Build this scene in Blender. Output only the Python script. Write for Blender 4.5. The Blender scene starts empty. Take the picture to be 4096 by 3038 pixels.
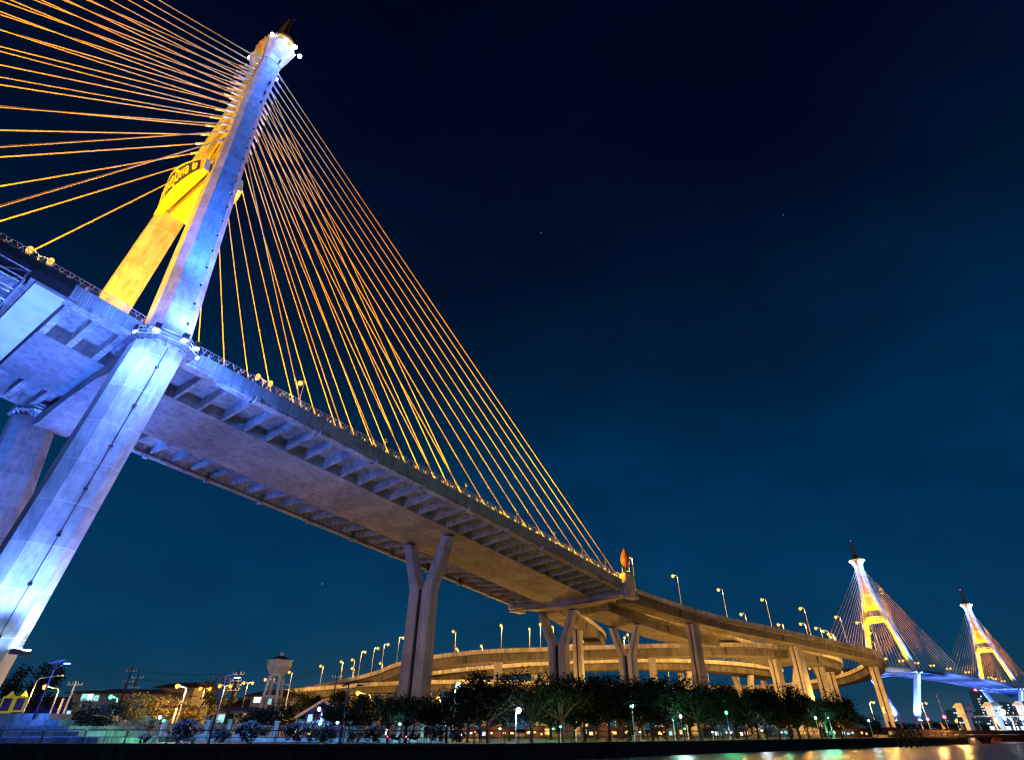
import bpy, math, random
from mathutils import Vector, Matrix, noise
R_ = math.radians
random.seed(7)
SC = bpy.context.scene
COL = SC.collection

# ------------------------------------------------------------------ camera model (measured from the photo)
F, PITCH, ROLL, CX, CY = 2281.36, 0.67809, 0.00315, 2097.08, 1076.38
IW, IH = 4096., 3038.
_cp, _sp = math.cos(PITCH), math.sin(PITCH)
FW = Vector((0, _cp, _sp)); _u = Vector((0, -_sp, _cp)); _r = Vector((1, 0, 0))
_c, _s = math.cos(ROLL), math.sin(ROLL)
RV = _c * _r + _s * _u; UV = -_s * _r + _c * _u
def ray(u, v): return FW + RV * ((u - CX) / F) - UV * ((v - CY) / F)
def atz(u, v, z):
    d = ray(u, v); return d * (z / d.z)
def aty(u, v, y):
    d = ray(u, v); return d * (y / d.y)
def proj(p):
    p = Vector(p); d = p.dot(FW); return CX + F * p.dot(RV) / d, CY - F * p.dot(UV) / d
GZ = -1.3      # bank level (camera = 0)
WZ = -2.65     # river level

# ------------------------------------------------------------------ mesh builder
class MB:
    def __init__(s): s.v = []; s.f = []; s.mi = []; s.cur = 0
    def add(s, vs, fs):
        b = len(s.v); s.v.extend([tuple(x) for x in vs])
        for f in fs: s.f.append([i + b for i in f]); s.mi.append(s.cur)
    def box(s, c, sz, ax=None):
        c = Vector(c); hx, hy, hz = [x / 2 for x in sz]
        X, Y, Z = ax if ax else (Vector((1, 0, 0)), Vector((0, 1, 0)), Vector((0, 0, 1)))
        vs = [c + X * (a * hx) + Y * (b * hy) + Z * (d * hz) for d in (-1, 1) for b in (-1, 1) for a in (-1, 1)]
        s.add(vs, [(0, 2, 3, 1), (4, 5, 7, 6), (0, 1, 5, 4), (2, 6, 7, 3), (0, 4, 6, 2), (1, 3, 7, 5)])
    def loft(s, rings, closed=True, caps=True):
        n = len(rings[0]); vs = [p for r in rings for p in r]; fs = []
        m = n if closed else n - 1
        for i in range(len(rings) - 1):
            for j in range(m):
                a = i * n + j; b = i * n + (j + 1) % n
                fs.append((a, b, b + n, a + n))
        if caps and closed:
            fs.append(tuple(reversed(range(n)))); fs.append(tuple((len(rings) - 1) * n + j for j in range(n)))
        s.add(vs, fs)
    def tube(s, pts, r, n=6, caps=True):
        pts = [Vector(p) for p in pts]; rr = r if isinstance(r, (list, tuple)) else [r] * len(pts)
        rings = []
        for i, p in enumerate(pts):
            d = (pts[min(i + 1, len(pts) - 1)] - pts[max(i - 1, 0)]).normalized()
            a = Vector((0, 0, 1)) if abs(d.z) < .9 else Vector((1, 0, 0))
            x = d.cross(a).normalized(); y = d.cross(x)
            rings.append([p + (x * math.cos(t) + y * math.sin(t)) * rr[i] for t in [2 * math.pi * k / n for k in range(n)]])
        s.loft(rings, True, caps)
    def lathe(s, c, prof, n=16, axis=None):
        c = Vector(c); rings = [[c + Vector((r * math.cos(t), r * math.sin(t), z)) for t in [2 * math.pi * k / n for k in range(n)]] for r, z in prof]
        s.loft(rings)
    def quad(s, a, b, c, d): s.add([a, b, c, d], [(0, 1, 2, 3)])
    def poly(s, pts): s.add(pts, [tuple(range(len(pts)))])
    def ball(s, c, r, n=8, m=5):
        s.lathe(c, [(max(r * math.sin(math.pi * k / m), r * .02), -r * math.cos(math.pi * k / m)) for k in range(m + 1)], n)
    def mesh(s, name, mats, org=(0, 0, 0), smooth=False):
        o = Vector(org); me = bpy.data.meshes.new(name)
        me.from_pydata([Vector(v) - o for v in s.v], [], s.f)
        mats = mats if isinstance(mats, (list, tuple)) else [mats]
        for m in mats: me.materials.append(m)
        if len(mats) > 1: me.polygons.foreach_set('material_index', s.mi)
        if smooth: me.polygons.foreach_set('use_smooth', [True] * len(me.polygons))
        me.update(); return me

ORG = {}
def tag(o, label, cat, group=None, kind=None):
    if label: o['label'] = label
    if cat: o['category'] = cat
    if group: o['group'] = group
    if kind: o['kind'] = kind
    return o
def thing(name, label, cat, loc=(0, 0, 0), group=None, rz=0):
    o = bpy.data.objects.new(name, None); o.empty_display_size = .3; COL.objects.link(o)
    o.location = loc; o.rotation_euler = (0, 0, rz); ORG[o] = Vector(loc) if rz == 0 else None
    return tag(o, label, cat, group)
def part(name, mb, mat, parent=None, smooth=False):
    org = ORG[parent] if parent else Vector((0, 0, 0))
    o = bpy.data.objects.new(name, mb.mesh(name, mat, org, smooth)); COL.objects.link(o)
    if parent: o.parent = parent
    ORG[o] = org; return o
def solo(name, mb, mat, label, cat, group=None, smooth=False, kind=None, loc=None):
    loc = Vector(loc) if loc else Vector((0, 0, 0))
    o = bpy.data.objects.new(name, mb.mesh(name, mat, loc, smooth)); COL.objects.link(o); o.location = loc
    ORG[o] = loc; return tag(o, label, cat, group, kind)
def structure(name, mb, mat, smooth=False):
    o = part(name, mb, mat, None, smooth); o['kind'] = 'structure'; return o
def dup(root, loc, rz=0, label=None, group=None, sc=None):
    def cp(o, par):
        c = o.copy(); COL.objects.link(c); c.parent = par
        for ch in [x for x in KIDS.get(o, [])]: cp(ch, c)
        return c
    r = cp(root, None); r.location = loc; r.rotation_euler = (0, 0, rz)
    if sc: r.scale = sc
    if label: r['label'] = label
    if group: r['group'] = group
    return r
KIDS = {}
def proto(root):
    def walk(o):
        KIDS[o] = [x for x in bpy.data.objects if x.parent == o]
        for k in KIDS[o]: walk(k)
    walk(root); return root
ORD = ['first', 'second', 'third', 'fourth', 'fifth', 'sixth', 'seventh', 'eighth', 'ninth', 'tenth', 'eleventh', 'twelfth',
       'thirteenth', 'fourteenth', 'fifteenth', 'sixteenth', 'seventeenth', 'eighteenth', 'nineteenth', 'twentieth', 'twenty-first',
       'twenty-second', 'twenty-third', 'twenty-fourth', 'twenty-fifth', 'twenty-sixth', 'twenty-seventh', 'twenty-eighth', 'twenty-ninth', 'thirtieth']

# ------------------------------------------------------------------ materials
def newmat(name):
    m = bpy.data.materials.new(name); m.use_nodes = True
    nt = m.node_tree; return m, nt, nt.nodes['Principled BSDF']
def N(nt, t, **kw):
    n = nt.nodes.new(t)
    for k, v in kw.items(): setattr(n, k, v)
    return n
def simple(name, col, rough=.6, metal=0., spec=.3):
    m, nt, b = newmat(name)
    tc = N(nt, 'ShaderNodeTexCoord'); no = N(nt, 'ShaderNodeTexNoise'); no.inputs['Scale'].default_value = 1.7; no.inputs['Detail'].default_value = 4
    nt.links.new(tc.outputs['Object'], no.inputs['Vector'])
    rp = N(nt, 'ShaderNodeValToRGB'); rp.color_ramp.elements[0].position = .3; rp.color_ramp.elements[1].position = .7
    rp.color_ramp.elements[0].color = (*[c * .75 for c in col], 1); rp.color_ramp.elements[1].color = (*[min(1, c * 1.15) for c in col], 1)
    nt.links.new(no.outputs['Fac'], rp.inputs['Fac']); nt.links.new(rp.outputs['Color'], b.inputs['Base Color'])
    b.inputs['Roughness'].default_value = rough; b.inputs['Metallic'].default_value = metal
    b.inputs['Specular IOR Level'].default_value = spec
    return m
def emit(name, col, st, sample=False):
    m = bpy.data.materials.new(name); m.use_nodes = True; nt = m.node_tree
    nt.nodes.clear(); e = N(nt, 'ShaderNodeEmission'); o = N(nt, 'ShaderNodeOutputMaterial')
    e.inputs['Color'].default_value = (*col, 1); e.inputs['Strength'].default_value = st
    nt.links.new(e.outputs[0], o.inputs[0])
    if not sample: m.cycles.emission_sampling = 'NONE'
    return m
def concrete(name, col, joint=0., jw=.012, stain=.5, scale=1., jdir='Z', jbright=1.5, vstreak=True, rotz=0.):
    """weathered board-marked concrete: blotches, vertical run-off streaks, pour joints every `joint` metres"""
    m, nt, b = newmat(name); L = nt.links.new
    tc_ = N(nt, 'ShaderNodeTexCoord'); tc = N(nt, 'ShaderNodeMapping'); tc.inputs['Rotation'].default_value = (0, 0, -rotz); L(tc_.outputs['Object'], tc.inputs['Vector'])
    n1 = N(nt, 'ShaderNodeTexNoise'); n1.inputs['Scale'].default_value = .22 * scale; n1.inputs['Detail'].default_value = 8; n1.inputs['Roughness'].default_value = .62
    L(tc.outputs[0], n1.inputs['Vector'])
    mp = N(nt, 'ShaderNodeMapping'); mp.inputs['Scale'].default_value = (1.1 * scale, 1.1 * scale, .12 * scale) if vstreak else (.9 * scale, .9 * scale, .9 * scale)
    L(tc.outputs[0], mp.inputs['Vector'])
    n2 = N(nt, 'ShaderNodeTexNoise'); n2.inputs['Scale'].default_value = 1.; n2.inputs['Detail'].default_value = 5; L(mp.outputs[0], n2.inputs['Vector'])
    r1 = N(nt, 'ShaderNodeMapRange'); r1.inputs[1].default_value = .38; r1.inputs[2].default_value = .62; r1.inputs[3].default_value = 1 - stain * .75; r1.inputs[4].default_value = 1.12
    L(n1.outputs['Fac'], r1.inputs[0])
    r2 = N(nt, 'ShaderNodeMapRange'); r2.inputs[1].default_value = .36; r2.inputs[2].default_value = .56; r2.inputs[3].default_value = 1 - stain * .8; r2.inputs[4].default_value = 1.05
    L(n2.outputs['Fac'], r2.inputs[0])
    mu = N(nt, 'ShaderNodeMath', operation='MULTIPLY'); L(r1.outputs[0], mu.inputs[0]); L(r2.outputs[0], mu.inputs[1])
    fac = mu.outputs[0]
    if joint:
        sx = N(nt, 'ShaderNodeSeparateXYZ'); L(tc.outputs[0], sx.inputs[0])
        dv = N(nt, 'ShaderNodeMath', operation='DIVIDE'); dv.inputs[1].default_value = joint; L(sx.outputs[jdir], dv.inputs[0])
        fr = N(nt, 'ShaderNodeMath', operation='FRACT'); L(dv.outputs[0], fr.inputs[0])
        lt = N(nt, 'ShaderNodeMath', operation='LESS_THAN'); lt.inputs[1].default_value = jw; L(fr.outputs[0], lt.inputs[0])
        fl = N(nt, 'ShaderNodeMath', operation='FLOOR'); L(dv.outputs[0], fl.inputs[0])
        wn = N(nt, 'ShaderNodeTexWhiteNoise', noise_dimensions='1D'); L(fl.outputs[0], wn.inputs['W'])
        rs = N(nt, 'ShaderNodeMapRange'); rs.inputs[3].default_value = .86; rs.inputs[4].default_value = 1.1; L(wn.outputs[0], rs.inputs[0])
        m3 = N(nt, 'ShaderNodeMath', operation='MULTIPLY'); L(fac, m3.inputs[0]); L(rs.outputs[0], m3.inputs[1])
        ma = N(nt, 'ShaderNodeMix', data_type='FLOAT'); L(lt.outputs[0], ma.inputs['Factor']); L(m3.outputs[0], ma.inputs['A']); ma.inputs['B'].default_value = jbright
        fac = ma.outputs[0]
    vm = N(nt, 'ShaderNodeVectorMath', operation='SCALE'); vm.inputs[0].default_value = col; L(fac, vm.inputs['Scale'])
    L(vm.outputs[0], b.inputs['Base Color'])
    b.inputs['Roughness'].default_value = .85; b.inputs['Specular IOR Level'].default_value = .2
    n3 = N(nt, 'ShaderNodeTexNoise'); n3.inputs['Scale'].default_value = 2.5 * scale; n3.inputs['Detail'].default_value = 6; L(tc.outputs[0], n3.inputs['Vector'])
    bp = N(nt, 'ShaderNodeBump'); bp.inputs['Strength'].default_value = .35; bp.inputs['Distance'].default_value = .08
    L(n3.outputs['Fac'], bp.inputs['Height']); L(bp.outputs[0], b.inputs['Normal'])
    return m
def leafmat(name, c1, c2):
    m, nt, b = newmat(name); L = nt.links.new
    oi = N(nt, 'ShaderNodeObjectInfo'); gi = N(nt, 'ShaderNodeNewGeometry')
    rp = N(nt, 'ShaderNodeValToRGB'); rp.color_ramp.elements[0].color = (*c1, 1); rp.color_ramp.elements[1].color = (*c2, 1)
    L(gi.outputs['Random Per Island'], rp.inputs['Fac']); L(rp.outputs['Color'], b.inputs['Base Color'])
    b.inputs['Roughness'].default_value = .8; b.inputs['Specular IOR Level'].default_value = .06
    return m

M = {}
M['pylon'] = concrete('pylon_concrete', (.46, .47, .48), joint=5.1, jw=.014, stain=.26, scale=1.3)
M['pylon_cap'] = concrete('cap_concrete', (.6, .62, .65), stain=.25)
M['deck'] = concrete('deck_concrete', (.34, .33, .33), joint=2.4, jw=.015, jdir='Y', jbright=.6, stain=.4, scale=1., vstreak=False, rotz=.89822)
M['soffit'] = concrete('soffit_concrete', (.30, .285, .28), joint=4.677, jw=.012, jdir='X', jbright=.6, stain=.28, scale=.9, vstreak=False, rotz=.89822)
M['fascia'] = concrete('fascia_panels', (.46, .46, .44), joint=.42, jw=.3, jdir='X', jbright=.6, stain=.3, rotz=.89822)
M['edge'] = concrete('edge_beam_concrete', (.45, .44, .43), stain=.5, scale=1.5)
M['ramp'] = concrete('ramp_shaded_concrete', (.17, .155, .135), stain=.4, scale=.7)  # dark tone stands in for the shade on the girder webs
M['para'] = concrete('parapet_lit_concrete', (.68, .63, .55), joint=4.6, jw=.02, jdir='X', jbright=.5, stain=.45, scale=1.2)  # pale tone puts the lamplight on the parapets into the colour
M['pier'] = concrete('pier_concrete', (.40, .38, .37), joint=7.3, jw=.008, stain=.28, scale=.6, jbright=.7)
M['dark'] = simple('dark_recess', (.02, .02, .022), .9)
M['steel'] = simple('galvanised_steel', (.45, .46, .48), .4, .6)
M['dsteel'] = simple('dark_painted_steel', (.03, .035, .045), .5, .2)
M['white'] = simple('white_paint', (.72, .73, .75), .55)
M['bluesteel'] = concrete('cladding_sheet', (.66, .67, .68), joint=5.2, jw=.006, jdir='Y', jbright=.5, stain=.12, scale=.3, vstreak=False, rotz=.89822)
M['cable'] = simple('cable_sheath', (.9, .55, .12), .5, 0., .15)
M['collar'] = simple('anchor_tube_steel', (.6, .62, .66), .35, .4)
M['yellow'] = simple('yellow_panel', (.85, .62, .03), .5)
M['plate'] = simple('yellow_web_wall', (.8, .56, .05), .6)
M['web'] = concrete('brown_web_concrete', (.4, .24, .06), stain=.4)
M['back_shade'] = simple('board_back_shade', (.02, .011, .005), .9)  # near-black tone for the shade behind the boards
M['navy'] = simple('sign_navy', (.02, .03, .22), .5)
M['ink'] = simple('emblem_dark_relief', (.06, .035, .01), .6)
M['gold'] = simple('spire_gold_brown', (.11, .065, .03), .6, .1)
M['bronze'] = simple('sculpture_rust', (.34, .12, .035), .45, .2)
M['bark'] = simple('tree_bark', (.04, .03, .022), .95, 0., .05)
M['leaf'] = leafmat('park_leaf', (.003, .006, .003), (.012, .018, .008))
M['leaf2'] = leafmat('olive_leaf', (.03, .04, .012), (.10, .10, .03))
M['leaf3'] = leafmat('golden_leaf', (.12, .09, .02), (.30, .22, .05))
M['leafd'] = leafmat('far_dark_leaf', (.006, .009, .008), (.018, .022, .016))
M['flower'] = leafmat('pale_blossom', (.08, .09, .2), (.25, .25, .4))
M['wall'] = simple('house_wall_pale', (.42, .42, .38), .8)
M['wallb'] = simple('house_wall_blue', (.05, .07, .5), .8)
M['roofd'] = simple('roof_dark_tile', (.07, .03, .028), .8)
M['roofb'] = simple('roof_blue_sheet', (.04, .045, .12), .7)
M['pink'] = simple('fence_wall_pink', (.6, .48, .45), .8)
M['post'] = simple('fence_post_white', (.75, .75, .78), .7)
M['wood'] = simple('jetty_timber', (.13, .065, .035), .9)
M['pile'] = simple('dark_pile', (.03, .025, .025), .9)
M['redroof'] = simple('red_canvas', (.22, .03, .02), .8)
M['flag'] = simple('flag_cloth', (.75, .5, .05), .8)
M['city'] = simple('distant_tower_haze_glow', (.03, .04, .05), .7)
_b = M['city'].node_tree.nodes['Principled BSDF']; _b.inputs['Emission Color'].default_value = (.010, .022, .036, 1); _b.inputs['Emission Strength'].default_value = 1.; M['city'].cycles.emission_sampling = 'NONE'  # faint self-emission imitates distance haze over the towers
M['tank'] = concrete('tank_concrete', (.74, .72, .74), stain=.2)
M['solar'] = simple('solar_panel', (.01, .02, .12), .25)
M['cloth1'] = simple('cloth_dark', (.015, .015, .025), .9)
M['cloth2'] = simple('cloth_red', (.25, .02, .02), .9)
M['cloth3'] = simple('cloth_white', (.6, .6, .65), .9)
M['skin'] = simple('skin', (.32, .18, .11), .6)
SOD = (1., .50, .115); BLU = (.035, .16, 1.); BLW = (.11, .228, 1.); YEL = (1., .50, .012); ORG_ = (1., .42, .01); CYN = (.35, .95, 1.); GRN = (.1, 1., .45)
M['e_sod'] = emit('sodium_lamp_glass', (1., .42, .06), 2.5)
M['e_blu'] = emit('blue_flood_glass', (.35, .6, 1.), 60)
M['e_cyn'] = emit('cool_lamp_glass', (.45, .95, 1.), 6)
M['e_grn'] = emit('green_lamp_glass', (.1, 1., .4), 4)
M['e_wht'] = emit('white_lamp_glass', (.85, .95, 1.), 10)
M['e_red'] = emit('red_beacon_glass', (1., .05, .08), 20)
M['e_warmwin'] = emit('warm_window', (1., .6, .2), 1.6)
M['e_cynwin'] = emit('cyan_window', (.35, .9, 1.), 1.1)
M['e_whtwin'] = emit('white_window', (.8, .9, 1.), 1.6)
M['e_yelglow'] = emit('yellow_self_glow', (.75, .7, .05), .28)  # self-glow stands in for light falling on board frames and pennant

# ground with grass patches and paving
def groundmat():
    m, nt, b = newmat('park_ground'); L = nt.links.new
    tc = N(nt, 'ShaderNodeTexCoord'); n = N(nt, 'ShaderNodeTexNoise'); n.inputs['Scale'].default_value = .12; n.inputs['Detail'].default_value = 9
    L(tc.outputs['Object'], n.inputs['Vector']); rp = N(nt, 'ShaderNodeValToRGB')
    rp.color_ramp.elements[0].color = (.02, .035, .012, 1); rp.color_ramp.elements[1].color = (.09, .085, .07, 1)
    rp.color_ramp.elements[0].position = .42; rp.color_ramp.elements[1].position = .58
    L(n.outputs['Fac'], rp.inputs['Fac']); L(rp.outputs['Color'], b.inputs['Base Color']); b.inputs['Roughness'].default_value = .95
    return m
M['ground'] = groundmat()
def watermat():
    m, nt, b = newmat('river_water'); L = nt.links.new
    b.inputs['Base Color'].default_value = (.085, .062, .036, 1); b.inputs['Roughness'].default_value = .28
    b.inputs['IOR'].default_value = 1.33; b.inputs['Specular IOR Level'].default_value = .9
    tc = N(nt, 'ShaderNodeTexCoord'); mp = N(nt, 'ShaderNodeMapping'); mp.inputs['Scale'].default_value = (.35, .8, 1); mp.inputs['Rotation'].default_value = (0, 0, R_(20))
    L(tc.outputs['Object'], mp.inputs['Vector'])
    n = N(nt, 'ShaderNodeTexNoise'); n.inputs['Scale'].default_value = 1.4; n.inputs['Detail'].default_value = 5; n.inputs['Roughness'].default_value = .6; L(mp.outputs[0], n.inputs['Vector'])
    bp = N(nt, 'ShaderNodeBump'); bp.inputs['Strength'].default_value = .8; bp.inputs['Distance'].default_value = .5
    n2 = N(nt, 'ShaderNodeTexNoise'); n2.inputs['Scale'].default_value = .16; n2.inputs['Detail'].default_value = 3; L(mp.outputs[0], n2.inputs['Vector'])
    ma = N(nt, 'ShaderNodeMath', operation='MULTIPLY_ADD'); ma.inputs[1].default_value = 3.2; L(n2.outputs['Fac'], ma.inputs[0]); L(n.outputs['Fac'], ma.inputs[2])
    L(ma.outputs[0], bp.inputs['Height']); L(bp.outputs[0], b.inputs['Normal'])
    return m
M['water'] = watermat()

# ------------------------------------------------------------------ lights
def point(name, loc, col, w, r=.25, parent=None):
    l = bpy.data.lights.new(name, 'POINT'); l.color = col; l.energy = w; l.shadow_soft_size = r
    o = bpy.data.objects.new(name, l); COL.objects.link(o); o.location = Vector(loc) - (ORG[parent] if parent else Vector((0, 0, 0)))
    if parent: o.parent = parent
    return o
def spot(name, loc, tgt, col, w, ang=60, blend=.6, r=.3, parent=None):
    l = bpy.data.lights.new(name, 'SPOT'); l.color = col; l.energy = w; l.shadow_soft_size = r; l.spot_size = R_(ang); l.spot_blend = blend
    o = bpy.data.objects.new(name, l); COL.objects.link(o); o.location = Vector(loc) - (ORG[parent] if parent else Vector((0, 0, 0)))
    o.rotation_euler = (Vector(tgt) - Vector(loc)).to_track_quat('-Z', 'Y').to_euler()
    if parent: o.parent = parent
    return o

# ------------------------------------------------------------------ world, camera
w = bpy.data.worlds.new("World"); SC.world = w; w.use_nodes = True
nt = w.node_tree; bg = nt.nodes['Background']
tc = N(nt, 'ShaderNodeTexCoord'); sx = N(nt, 'ShaderNodeSeparateXYZ'); nt.links.new(tc.outputs['Generated'], sx.inputs[0])
ns = N(nt, 'ShaderNodeTexNoise'); ns.inputs['Scale'].default_value = 2.2; ns.inputs['Detail'].default_value = 5; nt.links.new(tc.outputs['Generated'], ns.inputs['Vector'])
ad = N(nt, 'ShaderNodeMath', operation='MULTIPLY_ADD'); ad.inputs[1].default_value = .24; nt.links.new(ns.outputs['Fac'], ad.inputs[0])
sb = N(nt, 'ShaderNodeMath', operation='SUBTRACT'); sb.inputs[1].default_value = .12; nt.links.new(sx.outputs['Z'], sb.inputs[0]); nt.links.new(sb.outputs[0], ad.inputs[2])
rp = N(nt, 'ShaderNodeValToRGB'); nt.links.new(ad.outputs[0], rp.inputs['Fac'])
el = rp.color_ramp.elements
def lin(h): return tuple(((int(h[i:i + 2], 16) / 255 + .055) / 1.055) ** 2.4 if int(h[i:i + 2], 16) > 10 else int(h[i:i + 2], 16) / 255 / 12.92 for i in (0, 2, 4)) + (1,)
el[0].position = 0; el[0].color = lin('2a4a62'); el[1].position = 1.; el[1].color = lin('010316')
for p, h in ((.03, '143b54'), (.09, '07395a'), (.2, '023156'), (.34, '002a4c'), (.48, '001b38'), (.62, '011129'), (.78, '01071e')):
    e = el.new(p); e.color = lin(h)
vo = N(nt, 'ShaderNodeTexVoronoi'); vo.inputs['Scale'].default_value = 34.; nt.links.new(tc.outputs['Generated'], vo.inputs['Vector'])
st = N(nt, 'ShaderNodeMath', operation='LESS_THAN'); st.inputs[1].default_value = .022; nt.links.new(vo.outputs['Distance'], st.inputs[0])
wn = N(nt, 'ShaderNodeSeparateXYZ'); nt.links.new(vo.outputs['Color'], wn.inputs[0]); gt = N(nt, 'ShaderNodeMath', operation='GREATER_THAN'); gt.inputs[1].default_value = .93; nt.links.new(wn.outputs[0], gt.inputs[0])
sm = N(nt, 'ShaderNodeMath', operation='MULTIPLY'); nt.links.new(st.outputs[0], sm.inputs[0]); nt.links.new(gt.outputs[0], sm.inputs[1])
sa = N(nt, 'ShaderNodeMix', data_type='RGBA'); sa.inputs['B'].default_value = (.25, .5, .8, 1); nt.links.new(sm.outputs[0], sa.inputs['Factor']); n5 = N(nt, 'ShaderNodeTexNoise'); n5.inputs['Scale'].default_value = 3.1; n5.inputs['Detail'].default_value = 7; n5.inputs['Roughness'].default_value = .6
mp5 = N(nt, 'ShaderNodeMapping'); mp5.inputs['Scale'].default_value = (1., 1., 2.4); mp5.inputs['Rotation'].default_value = (.3, .5, 0); nt.links.new(tc.outputs['Generated'], mp5.inputs['Vector']); nt.links.new(mp5.outputs[0], n5.inputs['Vector'])
r5 = N(nt, 'ShaderNodeMapRange'); r5.inputs[1].default_value = .4; r5.inputs[2].default_value = .72; r5.inputs[3].default_value = .93; r5.inputs[4].default_value = 1.3; nt.links.new(n5.outputs['Fac'], r5.inputs[0])
v5 = N(nt, 'ShaderNodeVectorMath', operation='SCALE'); nt.links.new(rp.outputs['Color'], v5.inputs[0]); nt.links.new(r5.outputs[0], v5.inputs['Scale']); nt.links.new(v5.outputs[0], sa.inputs['A'])
nt.links.new(sa.outputs['Result'], bg.inputs['Color']); bg.inputs['Strength'].default_value = 1.0

cam = bpy.data.cameras.new('camera'); co = bpy.data.objects.new('camera', cam); COL.objects.link(co)
cam.sensor_fit = 'HORIZONTAL'; cam.sensor_width = 36.; cam.lens = F / IW * 36.
cam.shift_x = (IW / 2 - CX) / IW; cam.shift_y = (CY - IH / 2) / IW
cam.clip_start = .5; cam.clip_end = 20000
co.matrix_world = Matrix(((RV.x, UV.x, -FW.x, 0), (RV.y, UV.y, -FW.y, 0), (RV.z, UV.z, -FW.z, 0), (0, 0, 0, 1)))
SC.camera = co
SC.view_settings.view_transform = 'Standard'; SC.view_settings.look = 'None'; SC.view_settings.exposure = 0; SC.view_settings.gamma = 1
SC.render.engine = 'CYCLES'
SC.cycles.use_denoising = True; SC.cycles.max_bounces = 4; SC.cycles.diffuse_bounces = 2; SC.cycles.glossy_bounces = 3
SC.cycles.sample_clamp_indirect = 4; SC.cycles.sample_clamp_direct = 0; SC.cycles.use_light_tree = True
SC.cycles.caustics_reflective = False; SC.cycles.caustics_refractive = False
SC.cycles.filter_width = 1.3

# ------------------------------------------------------------------ bridge frames
class Frame:
    def __init__(s, x, y, th):
        s.o = Vector((x, y, 0)); s.L = Vector((math.cos(th), math.sin(th), 0)); s.N = Vector((-s.L.y, s.L.x, 0))
    def P(s, a, lat, z): return s.o + s.L * a + s.N * lat + Vector((0, 0, z))
UPZ = Vector((0, 0, 1))
NB = Frame(-76.585, 91.80, .89822)
FB = Frame(396.5, 745.5, math.atan2(305.5, 315.5))
def zn(s):
    if s >= 0: return 50 - .1016 * s - 4e-5 * s * s
    t = -s; return 50 + .15 * t - .15 * t * t / 480
def zf(s):
    if s < 0: return 50 + .035 * s
    if s > 439: return 50 - .035 * (s - 439)
    t = s / 439; return 50 + 2.0 * 4 * t * (1 - t)

def octo(fr, s, lat, z, hs, hl, ch=.42):
    cs, cl = hs * ch, hl * ch
    pts = [(hs, -hl + cl), (hs, hl - cl), (hs - cs, hl), (-hs + cs, hl), (-hs, hl - cl), (-hs, -hl + cl), (-hs + cs, -hl), (hs - cs, -hl)]
    return [fr.P(s + a, lat + b, z) for a, b in pts]

def txt_mesh(body, size, depth):
    c = bpy.data.curves.new('sign_text', 'FONT'); c.body = body; c.size = size; c.extrude = depth; c.align_x = 'CENTER'; c.align_y = 'CENTER'
    c.offset = .012 * size
    o = bpy.data.objects.new('sign_text', c); COL.objects.link(o); bpy.context.view_layer.update()
    me = bpy.data.meshes.new_from_object(o.evaluated_get(bpy.context.evaluated_depsgraph_get()))
    bpy.data.objects.remove(o); bpy.data.curves.remove(c)
    return [v.co.copy() for v in me.vertices], [tuple(p.vertices) for p in me.polygons]

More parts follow.
